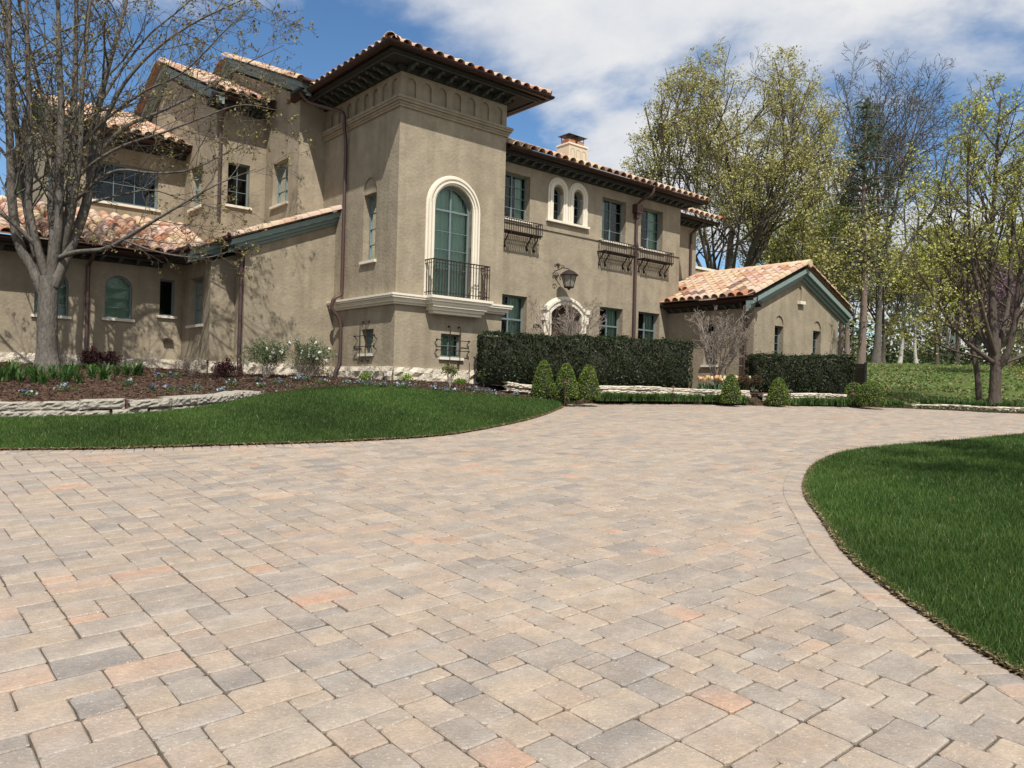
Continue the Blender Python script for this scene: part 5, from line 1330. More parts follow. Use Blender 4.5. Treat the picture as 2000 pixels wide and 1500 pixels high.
def leafy_shrub(name, px, py, h, w, label, seed, leaf=None, flower=None, nst=14, twig=M_twig, leafn=5, lsize=.045, fsize=.05, fn=0, base=None, upper=0.0):
    g = np.random.default_rng(seed); b = bed_point(px, py) if base is None else base
    out, tips = twig_bush(b, h, w, nst, g); V, F = tubes(out); parts = [('stems', V, F, twig, None)]
    tp = np.array(tips)
    if leaf is not None:
        T = tp[tp[:, 2] > b[2] + h * upper]; P = leafpts(T, leafn, .04, g); V, F, c = cards(P, lsize, g, leaf); parts.append(('foliage', V, F, M_leaf, c))
    if fn:
        T = tp[tp[:, 2] > b[2] + h * .55]; P = T[g.integers(0, len(T), fn)]; P = leafpts(P, 7, .022, g); V, F, c = cards(P, fsize, g, flower, aspect=.9, diamond=False); parts.append(('blossoms', V, F, M_petal, c))
    return plant_thing(name, b, parts, label, 'shrub')
GRN = np.array([(0.085, 0.15, 0.04), (0.13, 0.20, 0.06), (0.06, 0.11, 0.03)]); WHT = np.array([(0.8, 0.8, 0.75), (0.7, 0.72, 0.66)]); PUR = np.array([(0.045, 0.016, 0.018), (0.07, 0.024, 0.022), (0.03, 0.012, 0.014)])
leafy_shrub('viburnum', 520, 738, .82, .40, 'green shrub with a few white blossoms beside the corner downpipe', 31, GRN, WHT, 22, leafn=5, fn=16, upper=.45)
leafy_shrub('viburnum', 607, 736, .84, .46, 'shrub covered in white blossoms against the tower foot', 32, GRN, WHT, 24, leafn=4, fn=42, upper=.45)
leafy_shrub('burgundy_shrub', 192, 722, .46, .62, 'wide dark burgundy shrub behind the daylily row', 33, PUR, None, 20, M_bark2, 5, .055)
leafy_shrub('burgundy_shrub', 446, 737, .36, .46, 'low brownish purple shrub under the corner downpipe', 34, PUR * 1.5, None, 16, M_bark2, 4, .045)
leafy_shrub('bare_shrub', 127, 720, .42, .40, 'small leafless shrub just right of the grey tree trunk', 35, None, None, 9)
leafy_shrub('bare_shrub', 44, 712, .42, .50, 'fan of bare twigs left of the grey tree trunk', 36, None, None, 7)
leafy_shrub('bare_shrub', 300, 727, .52, .34, 'thin leafless shrub below the wall vent', 37, None, None, 12)
leafy_shrub('bare_shrub', 242, 718, .42, .26, 'few upright bare stems left of the wall vent', 38, None, None, 4)
leafy_shrub('bare_shrub', 372, 735, .50, .55, 'broad bare twiggy shrub left of the corner downpipe', 39, np.array([(0.16, 0.12, 0.09)]), None, 20, leafn=1, lsize=.02)
LIME = np.array([(0.16, 0.27, 0.03), (0.20, 0.31, 0.045), (0.11, 0.2, 0.025)])
def mound(name, px, py, h, r, pal, label, seed, n=420, ls=.05, group=None, cat='plant', flowers=None):
    g = np.random.default_rng(seed); b = bed_point(px, py)
    P = g.normal(size=(n, 3)); P /= np.linalg.norm(P, axis=1)[:, None]; P *= (g.random(n) ** .4)[:, None]; P = P * np.array([r, r, h * .6]); P[:, 2] = np.abs(P[:, 2]) * 1.3 + .01
    V, F, c = cards(P + np.array(b), ls, g, pal); parts = [('foliage', V, F, M_leaf, c)]
    if flowers is not None:
        m = 11; Q = P[g.integers(0, n, m)]; Q[:, 2] += .03; V, F, c = cards(leafpts(Q + np.array(b), 3, .012, g), .036, g, flowers, aspect=.9, diamond=False); parts.append(('blossoms', V, F, M_petal, c))
    return plant_thing(name, b, parts, label, cat, group)
mound('lime_perennial', 714, 741, .24, .19, LIME, 'bright lime green leafy mound left of the tower corner', 51)
mound('lime_perennial', 791, 744, .26, .23, LIME, 'bright lime green leafy mound just right of the tower corner', 52)
mound('lime_perennial', 899, 749, .18, .20, LIME, 'low lime green mound beside the upright hellebore', 53)
mound('lime_perennial', 825, 738, .14, .14, LIME, 'tiny lime green tuft against the plinth stones', 54, 160)
def hellebore(px, py, h, label, seed):
    g = np.random.default_rng(seed); b = bed_point(px, py); out = []; T = []
    for k in range(11):
        a = g.random() * 6.28; e = np.array([math.cos(a) * .14 * g.random(), math.sin(a) * .14 * g.random(), h * (.75 + .3 * g.random())]); P = [np.array(b) + e * t + np.array([0, 0, 0]) for t in (0, .35, .7, 1)]; out.append((P, [.008, .007, .006, .004])); T.append(P[-1]); T.append(P[-2] * .4 + P[-1] * .6)
    V, F = tubes(out); P = leafpts(T, 14, .05, g); W_, Q, c = cards(P, .07, g, np.array([(0.12, 0.17, 0.04), (0.16, 0.19, 0.06), (0.20, 0.17, 0.07)]))
    plant_thing('hellebore', b, [('stems', V, F, M_twig, None), ('foliage', W_, Q, M_leaf, c)], label, 'plant')
hellebore(879, 757, .50, 'tallest upright hellebore below the grilled tower window', 61)
hellebore(945, 756, .38, 'upright hellebore at the hedge corner', 62)
hellebore(969, 757, .34, 'small upright hellebore right of the hedge corner', 63)
BLU = np.array([(0.13, 0.14, 0.32), (0.22, 0.22, 0.42), (0.55, 0.55, 0.62), (0.07, 0.07, 0.2), (0.6, 0.6, 0.6)]); PG = np.array([(0.06, 0.12, 0.03), (0.10, 0.18, 0.04)])
pans = [(55, 774), (62, 771), (130, 765), (252, 753), (290, 768), (298, 764), (380, 763), (392, 762), (338, 762), (430, 768), (480, 762), (312, 738), (338, 737), (410, 742), (452, 753), (505, 745), (520, 757), (512, 757), (545, 748), (560, 744), (580, 743), (600, 745), (615, 747), (590, 741), (628, 748), (650, 742), (678, 750), (702, 750), (768, 757), (775, 755), (790, 762), (815, 758), (850, 762), (878, 766), (915, 768), (945, 768), (925, 763), (985, 770), (1010, 774), (960, 773), (20, 762), (720, 754), (745, 757)]
for k, (px, py) in enumerate([q for i, q in enumerate(pans) if i % 3 != 1]):
    mound('pansy_clump', px, py, .13 + .04 * math.sin(k), .15 + .06 * math.sin(k * 1.7), PG, 'low clump of small blue pansies on the mulch', 100 + k, 130, .045, 'pansy clumps in the mulch', 'flower', BLU)
# ground cover sprinkled between the clumps and along the lawn edge
g = np.random.default_rng(5); n = 3600; ii = g.integers(0, 40, n); jj = g.integers(70, 239, n); wgt = (ii < 12 + 5 * np.sin(jj * .21)) | (g.random(n) < .12); ii, jj = ii[wgt], jj[wgt]
Pg = BEDV[ii * 240 + jj] + g.normal(size=(len(ii), 3)) * np.array([.12, .12, .012]) + np.array([0, 0, .03])
V, F, c = cards(Pg, .055, g, np.array([(0.07, 0.13, 0.03), (0.11, 0.17, 0.045), (0.05, 0.09, 0.025), (0.3, 0.3, 0.33)])); prop(link('ground_cover', np_mesh('ground_cover', V, F, M_leaf, col=c)), 'sparse low ground cover across the mulch bed', 'ground cover', kind='stuff')
# mulch chips
g = np.random.default_rng(6); n = 42000; k = g.integers(0, len(BEDF), n); a, b = g.random(n), g.random(n); Q = BEDV[BEDF[k]]
Pm = Q[:, 0] * ((1 - a) * (1 - b))[:, None] + Q[:, 1] * (a * (1 - b))[:, None] + Q[:, 2] * (a * b)[:, None] + Q[:, 3] * ((1 - a) * b)[:, None]; Pm[:, 2] += .012
V, F, c = cards(Pm, .055, g, np.array([(0.125, 0.072, 0.05), (0.085, 0.05, 0.035), (0.06, 0.037, 0.027), (0.19, 0.125, 0.09)]), up=.6, aspect=.35, diamond=False); prop(link('mulch_chips', np_mesh('mulch_chips', V, F, M_leaf, col=c)), 'reddish brown bark chips covering the bed', 'mulch', kind='stuff')
# strap-leaved border along the drive
def border(pts, n, label, seed):
    g = np.random.default_rng(seed); C = C3(pts, 100); VV, FF, CC, off = [], [], [], 0
    for k in range(n):
        c = C[g.integers(0, 100)] + np.array([g.normal(0, .05), g.uniform(-.34, .30), .0]); V, F = strap_clump(g, 15, .25, .20, .010); VV.append(V + c); FF.append(F + off); off += len(V)
        CC.append(np.repeat(np.array([(0.045, 0.095, 0.022), (0.07, 0.135, 0.032), (0.095, 0.16, 0.045)])[g.integers(0, 3, 15)], 10, axis=0))
    prop(link('border_grass', np_mesh('border_grass', np.vstack(VV), np.vstack(FF), M_leaf, col=np.vstack(CC))), label, 'border plants', kind='stuff')
border([at(1165, 783, 19.9), at(1250, 783, 20.5), at(1340, 784, 20.9), at(1448, 786, 21.1)], 230, 'strip of arching green strap leaves below the long low wall', 1)
border([at(1545, 790, 21.4), at(1600, 791, 21.6), at(1680, 793, 21.7)], 110, 'strip of green strap leaves right of the garden steps', 2)
border([at(1720, 795, 22.0), at(1760, 797, 22.2)], 26, 'few strap leaves beside the rounded boxwood', 3)
border([at(1800, 790, 23.2), at(1880, 795, 22.9), at(2010, 800, 22.6)], 70, 'dark ground plants on top of the wall under the right tree', 4)
g = np.random.default_rng(8); n = 3600; k = g.integers(0, 159, n); t = g.random(n); Pl = fe[k] * (1 - .35 * t[:, None]) + upF[k] * .35 * t[:, None]; Pl = fe[k] + (upF[k] - fe[k]) * (t * .45)[:, None]; Pl[:, 2] += .03; Pl += g.normal(size=Pl.shape) * np.array([.1, .03, .012])
V, F, c = cards(Pl, .06, g, np.array([(0.05, 0.09, 0.02), (0.09, 0.13, 0.035), (0.035, 0.06, 0.016)])); prop(link('ground_cover', np_mesh('ground_cover', V, F, M_leaf, col=c)), 'low weeds along the far edge of the drive', 'ground cover', kind='stuff')
# tulips in front of the gabled wing
def tulip_mesh(col, g):
    V, F = strap_clump(g, 5, .26, .12, .022); c = np.tile(np.array((0.10, 0.17, 0.09)), (len(V), 1)); b = MB()
    b.tube([(0, 0, 0), (0.005, 0, .2), (0, .005, .36)], .005, 4); b2 = MB(); b2.lathe([(.006, .35), (.032, .365), (.042, .40), (.038, .44), (.026, .465), (.012, .462)], n=6)
    v2 = np.array(b.v + b2.v); f = [tuple(x) for x in F] + [tuple(i + len(V) for i in q) for q in b.f] + [tuple(i + len(V) + len(b.v) for i in q) for q in b2.f]
    me = bpy.data.meshes.new('tulip'); me.from_pydata(np.vstack([V, v2]).tolist(), [], f); me.materials.append(M_petal); a = me.color_attributes.new('col', 'FLOAT_COLOR', 'POINT')
    cc = np.ones((len(V) + len(v2), 4), np.float32); cc[:len(V), :3] = c; cc[len(V):len(V) + len(b.v), :3] = (0.10, 0.17, 0.06); cc[len(V) + len(b.v):, :3] = col; a.data.foreach_set('color', cc.ravel()); return me
TUL = [tulip_mesh(c, gp) for c in ((0.75, 0.62, 0.25), (0.8, 0.72, 0.45), (0.75, 0.40, 0.18), (0.72, 0.30, 0.16), (0.82, 0.78, 0.6))]
TN = ['yellow', 'cream', 'orange', 'coral', 'white']
for k in range(64):
    q = at(1362 + 108 * gp.random(), 758, 22.6 + .5 * gp.random()); o = link('tulip', TUL[k % 5]); o.location = (q.x, q.y, 1.72); s = .68 + .3 * gp.random(); o.scale = (s, s, s); o.rotation_euler = (0, 0, gp.random() * 6)
    prop(o, '%s tulip in the bed between the two hedges' % TN[k % 5], 'tulip', 'tulips by the gabled wing')
g = np.random.default_rng(9); q = at(1462, 760, 22.4); b_ = Vector((q.x, q.y, 1.72)); out, tips = twig_bush(b_, .42, .35, 14, g); V, F = tubes(out); W_, Q, c = cards(leafpts(tips, 4, .04, g), .045, g, np.array([(0.10, 0.055, 0.03), (0.07, 0.06, 0.025)]))
plant_thing('barberry', b_, [('stems', V, F, M_bark2, None), ('foliage', W_, Q, M_leaf, c)], 'low brownish shrub at the end of the tulip bed', 'shrub')

# ------------------------------------------------------------------ small fittings
def path_light(px, ptop, pbot, d, label, hat=True):
    b = at(px, pbot, d); h = (pbot - ptop) / FPX * d; t = empty('path_light', b); prop(t, label, 'path light', 'copper path lights')
    m = MB(); m.tube([(0, 0, -.1), (0, 0, h)], .011, 6); m.build('stake', M_copper, t)
    if hat: m = MB(); m.lathe([(.001, h - .02), (.02, h - .02), (.085, h - .005), (.04, h + .03), (.012, h + .05), (.001, h + .052)], n=12); m.build('lamp_hat', M_copper, t)
path_light(1103, 748, 786, 18.3, 'copper path light in front of the middle cone boxwood')
path_light(1314, 757, 788, 20.5, 'copper path light in the middle of the long strap-leaved strip')
path_light(1476, 764, 790, 20.9, 'copper path light beside the garden steps')
path_light(1543, 764, 791, 21.1, 'copper path light right of the steps boxwood')
path_light(1665, 770, 792, 21.4, 'copper path light left of the rounded boxwood')
path_light(916, 708, 745, 18.6, 'thin copper stake standing before the tower plinth', False)
for px, py, lb in ((37, 738, 'small black spotlight among the daylilies'), (277, 732, 'small black spotlight at the end of the daylily row'), (750, 743, 'small black spotlight below the tower corner')):
    b = bed_point(px, py); t = empty('spotlight', b); prop(t, lb, 'spotlight'); m = MB(); m.tube([(0, 0, -.05), (0, 0, .07)], .012, 6); m.build('stake', M_black, t); m = MB(); m.tube([(0, -.03, .06), (0, .03, .19)], [.04, .032], 10); m.build('lamp_head', M_black, t)
fA_, fB_ = at(1690, 748, 23.6), at(1632, 748, 30.0); fz = 2.03
fen = empty('fence', (fA_.x, fA_.y, fz)); prop(fen, 'black metal picket fence beside the gabled wing', 'fence')
fd = Vector((fB_.x - fA_.x, fB_.y - fA_.y, 0)); FL = fd.length; fdn = fd.normalized(); n = int(FL / .09)
pk_ = MB(); pk_.box((-.012, -.012, -.2), (.012, .012, .62)); pk_ = pk_.mesh('picket', M_black)
for k in range(n + 1): o = link('picket', pk_, fen); o.location = fdn * (k * FL / n) + Vector((0, 0, .25 * k / n))
for z in (.02, .50, .60):
    m = MB(); m.tube([Vector((0, 0, z)), fd + Vector((0, 0, z + .25))], .02, 4); m.build('rail', M_black, fen)
for k in range(4): m = MB(); m.box((-.03, -.03, -.3), (.03, .03, .66)); o = m.build('post', M_black, fen); o.location = fd * (k / 3) + Vector((0, 0, .25 * k / 3))
m = MB(); m.box((-.02, 0, -.05), (.02, FL * .97, .48)); o = m.build('screen_panel', M_black, fen); o.rotation_euler = (0, 0, math.atan2(fd.y, fd.x) - math.pi / 2); o.location = fdn * .03 + Vector((.02, 0, .02))
# ------------------------------------------------------------------ trees
def guided(pts, r0, r1, n=22):
    P = smooth_curve([tuple(at(*p)) for p in pts], n); return list(P), list(np.linspace(r0, r1, n) ** 1.0)
# grey maple in front of the left wing
g = np.random.default_rng(101); out, tips = [], []
tb = bed_point(92, 722); dT = tb.y
def D(dd): return dT + dd
P, r = guided([(92, 728, dT), (92, 700, dT), (92, 640, dT), (94, 590, dT), (96, 540, dT)], .235, .21, 16); r[0] = .37; r[1] = .31; r[2] = .265; r[3] = .245
out.append((P, r))
stems = [
 ([(84, 575, 0), (60, 520, -.1), (36, 475, -.2), (24, 400, -.35), (21, 320, -.4), (16, 160, -.5), (18, 20, -.6), (14, -130, -.7)], .125, .03),
 ([(90, 560, 0), (72, 500, .1), (58, 440, .2), (43, 347, .3), (35, 267, .35), (22, 150, .4), (5, 10, .5), (-10, -100, .6)], .10, .025),
 ([(92, 550, 0), (70, 470, -.2), (56, 400, -.3), (60, 293, -.35), (55, 160, -.4), (53, 60, -.4), (50, -90, -.4)], .10, .025),
 ([(96, 550, 0), (104, 453, .2), (99, 400, .25), (107, 293, .3), (91, 213, .35), (67, 133, .4), (40, 20, .5), (25, -90, .6)], .10, .022),
 ([(98, 550, 0), (110, 480, -.1), (115, 427, -.2), (117, 293, -.25), (120, 213, -.3), (115, 100, -.3), (112, -110, -.3)], .115, .03),
 ([(102, 550, 0), (124, 480, .1), (133, 427, .15), (141, 320, .2), (144, 213, .25), (148, 100, .3), (150, -110, .3)], .115, .03),
 ([(120, 500, .1), (140, 420, -.1), (152, 340, -.2), (157, 293, -.3), (160, 187, -.35), (168, 90, -.4), (182, -60, -.4)], .085, .022),
 ([(104, 560, 0), (125, 510, .1), (145, 465, .2), (171, 387, .35), (181, 293, .45), (192, 213, .5), (211, 133, .6), (232, 60, .7), (262, -60, .8)], .14, .025),
 ([(178, 320, .4), (205, 285, .5), (250, 245, .7), (320, 215, .9), (400, 175, 1.1), (480, 125, 1.3), (555, 88, 1.4)], .055, .008),
 ([(140, 360, -.1), (180, 320, -.3), (240, 285, -.5), (310, 262, -.7), (390, 232, -.8), (470, 205, -.9), (540, 215, -.9)], .05, .007),
 ([(150, 390, .2), (190, 352, .3), (235, 332, .4), (300, 338, .5), (370, 332, .6), (440, 300, .6), (500, 268, .6)], .045, .007),
 ([(110, 505, 0), (150, 492, -.3), (205, 486, -.6), (245, 465, -.8), (300, 432, -1.0), (345, 405, -1.1), (420, 362, -1.2), (500, 330, -1.3)], .06, .008),
 ([(240, 468, -.8), (290, 487, -.9), (350, 500, -1.0), (410, 502, -1.0), (470, 482, -1.0)], .025, .006),
 ([(186, 270, .5), (215, 215, .4), (245, 160, .3), (300, 100, .2), (370, 50, .1), (450, 10, 0), (520, -20, 0)], .055, .01),
 ([(196, 200, .5), (235, 140, .7), (290, 70, .9), (350, 20, 1.0), (420, -40, 1.1)], .05, .01),
 ([(70, 480, -.2), (30, 440, -.5), (-20, 400, -.8), (-90, 350, -1.0), (-160, 300, -1.2)], .06, .012),
 ([(40, 340, .3), (0, 290, .5), (-60, 220, .7), (-120, 120, .9)], .05, .012),
 ([(150, 300, 0), (200, 240, -.4), (280, 180, -.8), (360, 140, -1.1), (440, 60, -1.3), (490, 20, -1.4)], .05, .008),
 ([(165, 400, .3), (230, 382, .7), (300, 372, 1.0), (370, 392, 1.2), (430, 380, 1.3)], .03, .006),
]
cfgM = dict(n=[9, 7, 5, 4], wander=[.07, .10, .16, .2], up=[.03, .05, .05, .03], taper=[.3, .35, .45, .6], nch=[10, 5, 3], range=[(.18, .98), (.2, .97), (.3, .98)], ang=[(28, 62), (25, 60), (25, 60)], lr=[.42, .52, .6], rr=[.22, .12, .08], r=.11, rmin=.0042, lmax=[2.3, 1.1, .6, .4])
for pts, r0, r1 in stems:
    P, r = guided([(x, y, D(d)) for x, y, d in pts], r0, r1, 24); out.append((P, r)); L = float(np.linalg.norm(np.diff(np.array(P), axis=0), axis=1).sum())
    c2 = dict(cfgM); c2['r'] = max(.05, r0); c2['nch'] = [max(5, int(L * 2.0)), 5, 3]
    children(out, tips, P, r, min(L, 5.0), 0, c2, g)
V, F = tubes(out)
LW_, LF, LC = cards(leafpts(np.array(tips)[g.random(len(tips)) < .6], 4, .03, g), .068, g, np.array([(0.20, 0.18, 0.055), (0.15, 0.11, 0.05), (0.25, 0.22, 0.07), (0.13, 0.09, 0.045)]))
plant_thing('maple_tree', tb, [('trunk', V, F, M_bark, None), ('crown', LW_, LF, M_treeleaf, LC)], 'many-stemmed grey maple just budding in front of the left wing', 'tree')

def proc_tree(g, H, r, cfg, trunk_frac=.25, nlimb=6, spread=.7, lean=(0, 0), limb_len=.75, multi=False):
    """tree at the origin"""
    out, tips = [], []; n = 8; hT = H * trunk_frac; P = [np.array([lean[0] * k / (n - 1) * hT + .06 * math.sin(k), lean[1] * k / (n - 1) * hT, hT * k / (n - 1)]) for k in range(n)]
    out.append((P, [r * (1.5 if k == 0 else 1.12 if k == 1 else 1) * (1 - .25 * k / (n - 1)) for k in range(n)]))
    if not multi:      # a leader carries on to the top
        grow(out, tips, P[-1], (lean[0], lean[1], 1), (H - hT) * .9, r * .7, 0, cfg, g)
    for k in range(nlimb):
        a = 2 * math.pi * (k + .6 * g.random()) / nlimb; q = spread * (.55 + .6 * g.random()); t = .6 + .4 * g.random()
        grow(out, tips, P[int(t * (n - 1))], (math.cos(a) * q, math.sin(a) * q, 1), (H - hT) * limb_len * (.8 + .35 * g.random()), r * .5, 0, cfg, g)
    return out, tips
def crown_prune(out, tips, c, r):
    """keep the crown inside a rounded outline with an uneven edge"""
    f = lambda p: sum(((p[k] - c[k]) / r[k]) ** 2 for k in range(3)) * (1 + .10 * math.sin(3 * p[0] + 2 * p[2]) * math.sin(2.3 * p[1] + p[0]))
    keep = [b for b in out if b[1][0] > .09 or (f(b[0][-1]) < 1.0)]
    kept = []
    for P, rr in keep:
        n = len(P); k = n
        while k > 2 and P[k - 1][2] > c[2] and f(P[k - 1]) > 1.0: k -= 1
        Q = P[:k] + [P[k - 1]] * (n - k) if k < n else P
        kept.append(([np.array(q) + np.array([0, 0, 1e-4 * i]) for i, q in enumerate(Q)], rr if k == n else [x * (1 - .9 * min(i, k - 1) / (k - 1)) + .004 for i, x in enumerate(rr)]))
    return kept, [t for t in tips if f(t) < 1.0 and t[2] > c[2] - r[2] * .85]
cfgA = dict(n=[10, 8, 6, 4, 3], wander=[.06, .09, .13, .18, .2], up=[.05, .05, .04, .02, 0], taper=[.25, .3, .4, .5, .6], nch=[9, 6, 4, 3], range=[(.22, .98), (.2, .97), (.25, .98), (.3, 1)], ang=[(22, 50), (25, 55), (25, 60), (25, 60)], lr=[.46, .5, .55, .6], rr=[.30, .16, .09, .05], r=.35, rmin=.012, lmax=[6, 3, 1.6, .8, .5])
YG = np.array([(0.40, 0.38, 0.12), (0.34, 0.335, 0.10), (0.46, 0.42, 0.15), (0.28, 0.25, 0.09)])
YG2 = np.array([(0.37, 0.38, 0.085), (0.31, 0.335, 0.07), (0.43, 0.42, 0.11), (0.24, 0.26, 0.06)])
def tree_thing(name, base, out, tips, bark, leaf, per, spread, size, label, g, group=None, keep=1.0):
    V, F = tubes(out); parts = [('trunk', V + np.array(base), F, bark, None)]
    if leaf is not None:
        T = np.array(tips)
        if keep < 1: T = T[g.random(len(T)) < keep]
        W_, Q, c = cards(leafpts(T, per, spread, g), size, g, leaf); parts.append(('crown', W_ + np.array(base), Q, M_treeleaf, c))
    return plant_thing(name, base, parts, label, 'tree', group)
def gb(px, py, d): p = at(px, py, d); return Vector((p.x, p.y, groundZ(p.y) - .15))
# big leafing tree behind the house end
g = np.random.default_rng(201); c_ = dict(cfgA); c_['r'] = .24; c_['rmin'] = .008; c_['nch'] = [11, 7, 4, 3]; c_['wander'] = [.035, .08, .13, .18, .2]
out, tips = proc_tree(g, 23.0, .34, c_, .15, 13, .66, (0, 0), .92, False)
out, tips = crown_prune(out, tips, (.3, 0, 11.7), (6.5, 6.5, 7.6))
t1 = tree_thing('leafing_tree', gb(1418, 560, 47), out, tips, M_bark2, YG, 8, .15, .125, 'tall spreading tree in young yellow-green leaf above the house end', g, None, .9)
# bare tall tree
g = np.random.default_rng(202); c_ = dict(cfgA); c_['r'] = .24; c_['rmin'] = .014; c_['nch'] = [12, 7, 4, 2]; c_['ang'] = [(25, 55), (25, 55), (25, 60), (25, 60)]; c_['lmax'] = [6, 3.4, 2.0, 1.1, .8]
out, tips = proc_tree(g, 27.0, .27, c_, .36, 8, .62, (.03, 0), .80, True)
t2 = tree_thing('bare_tree', gb(1712, 640, 58), out, tips, M_bark, None, 0, 0, 0, 'tall leafless tree rising above the wood beyond the gable', g)
# tree on the right
g = np.random.default_rng(203); out, tips = [], []; rb = at(1943, 786, 23.0); rb.z -= .05; dR = 23.0
P, r = guided([(1943, 790, dR), (1943, 770, dR), (1944, 735, dR), (1946, 700, dR)], .165, .145, 10); r[0] = .22; r[1] = .18; out.append((P, r))
for pts, r0, r1 in [
 ([(1945, 705, 0), (1940, 640, .1), (1938, 560, .2), (1936, 470, .2), (1942, 380, .1), (1948, 280, 0), (1955, 190, 0)], .13, .02),
 ([(1948, 720, 0), (1968, 690, -.2), (1984, 620, -.3), (1992, 540, -.4), (2008, 440, -.5), (2022, 330, -.6)], .11, .02),
 ([(1942, 710, 0), (1915, 690, -.3), (1885, 665, -.5), (1845, 615, -.8), (1812, 560, -1), (1775, 500, -1.2)], .07, .012),
 ([(1943, 700, 0), (1920, 660, .4), (1890, 590, .8), (1868, 500, 1.0), (1850, 410, 1.2), (1846, 330, 1.3)], .08, .014),
 ([(1944, 695, 0), (1925, 630, -.5), (1905, 540, -.9), (1893, 440, -1.1), (1890, 330, -1.3), (1896, 250, -1.4)], .085, .014),
 ([(1950, 712, 0), (1985, 700, .5), (2030, 680, .9), (2080, 640, 1.2)], .06, .014),
 ([(1947, 690, 0), (1968, 600, .6), (1975, 500, 1.0), (1985, 400, 1.3), (1990, 300, 1.5)], .08, .014),
 ([(1940, 705, 0), (1900, 695, .5), (1850, 680, .9), (1800, 655, 1.2), (1760, 640, 1.4)], .045, .01)]:
    P, r = guided([(x, y, dR + d) for x, y, d in pts], r0, r1, 20); out.append((P, r)); L = float(np.linalg.norm(np.diff(np.array(P), axis=0), axis=1).sum())
    c2 = dict(cfgA); c2['r'] = .12; c2['nch'] = [int(L * 2.6), 6, 3]; c2['n'] = [9, 7, 5, 4]; c2['rmin'] = .006; c2['lmax'] = [2.4, 1.2, .6, .4]
    children(out, tips, P, r, min(L, 5), 0, c2, g)
V, F = tubes(out); T = np.array(tips); W_, Q, c = cards(leafpts(T, 5, .08, g), .085, g, YG2)
plant_thing('young_maple', rb, [('trunk', V, F, M_bark2, None), ('crown', W_, Q, M_treeleaf, c)], 'low-branched maple with fresh yellow-green leaves at the right edge', 'tree')
g = np.random.default_rng(204); q = at(1913, 772, 24.5); out = [([np.array((q.x, q.y, q.z - .2)), np.array(at(1909, 730, 24.6)), np.array(at(1902, 690, 24.7)), np.array(at(1893, 640, 24.8))], [.10, .085, .075, .05])]; tips = []
c2 = dict(cfgA); c2['r'] = .06; c2['n'] = [8, 6, 4]; c2['nch'] = [6, 4]; c2['rmin'] = .006
grow(out, tips, out[0][0][-1], (-.15, 0, 1), 3.0, .05, 0, c2, g)
V, F = tubes([out[0]]); V2, F2 = tubes(out[1:]); W_, Q, c = cards(leafpts(tips, 4, .1, g), .10, g, YG2)
plant_thing('leaning_sapling', q, [('trunk', np.vstack([V, V2]), np.vstack([F, F2 + len(V)]), M_bark2, None), ('crown', W_, Q, M_treeleaf, c)], 'thin leaning sapling trunk just left of the right maple', 'tree')
# pines
def pine(g, H, r, base, label, z0=.35, w=3.2, nl=17):
    out, T = [], []; n = 12; P = [np.array([.1 * math.sin(k * .6), 0, H * k / (n - 1)]) for k in range(n)]; out.append((P, [r * (1.25 if k == 0 else 1) * (1 - .85 * k / (n - 1)) for k in range(n)]))
    for l in range(nl):
        z = H * (z0 + (1 - z0) * l / nl); ww = w * (1 - (l / nl) ** 1.4) + .4
        for k in range(5):
            a = g.random() * 6.28; L = ww * (.55 + .6 * g.random()); Q = [np.array([math.cos(a) * L * t, math.sin(a) * L * t, z + .25 * L * t - .22 * L * t * t]) for t in (0, .3, .6, .85, 1.0)]; out.append((Q, [.06, .05, .035, .02, .012]))
            for t in np.linspace(.3, 1, 7): T.append(np.array([math.cos(a) * L * t, math.sin(a) * L * t, z + .25 * L * t - .22 * L * t * t]))
    V, F = tubes(out); C = leafpts(T, 8, .26, g); W_, Q, c = cards(C, .30, g, np.array([(0.045, 0.07, 0.038), (0.06, 0.09, 0.045), (0.08, 0.105, 0.055)]), aspect=.22)
    return plant_thing('pine_tree', base, [('trunk', V + np.array(base), F, M_bark3, None), ('crown', W_ + np.array(base), Q, M_treeleaf, c)], label, 'tree', 'pines in the wood')
pn1 = pine(np.random.default_rng(301), 17.5, .25, gb(1682, 700, 50), 'pine with a straight pinkish trunk behind the black fence')
pn2 = pine(np.random.default_rng(302), 17.0, .25, gb(1640, 700, 66), 'dark pine half hidden behind the big leafing tree', .3, 3.6)
pn3 = copy_thing(pn1, gb(1655, 690, 58), 2.0, .8, 'smaller dark pine directly behind the gable peak', 'pines in the wood')
# the wood behind: individual smaller trees
g = np.random.default_rng(205); c_ = dict(cfgA); c_['r'] = .16; c_['nch'] = [8, 5, 4, 3]; c_['rmin'] = .011
out, tips = proc_tree(g, 11, .17, c_, .25, 6, .7, (0, 0), .75, True)
w1 = tree_thing('wood_tree', gb(1560, 640, 49), out, tips, M_bark2, YG, 2, .22, .17, 'small yellow-green tree just right of the gable roof', g, 'young trees in the wood')
g = np.random.default_rng(206); out, tips = proc_tree(g, 12, .15, c_, .4, 5, .5, (.08, 0), .7, True)
w2 = tree_thing('wood_tree', gb(1757, 700, 62), out, tips, M_birch, YG, 1, .25, .19, 'slim birch with a pale crooked trunk at the lawn edge', g, 'young trees in the wood')
g = np.random.default_rng(207); out, tips = proc_tree(g, 13, .16, c_, .35, 6, .6, (-.05, 0), .75, True)
w3 = tree_thing('wood_tree', gb(1830, 700, 66), out, tips, M_bark2, YG2, 2, .22, .2, 'greening tree behind the far lawn, left of the right maple', g, 'young trees in the wood')
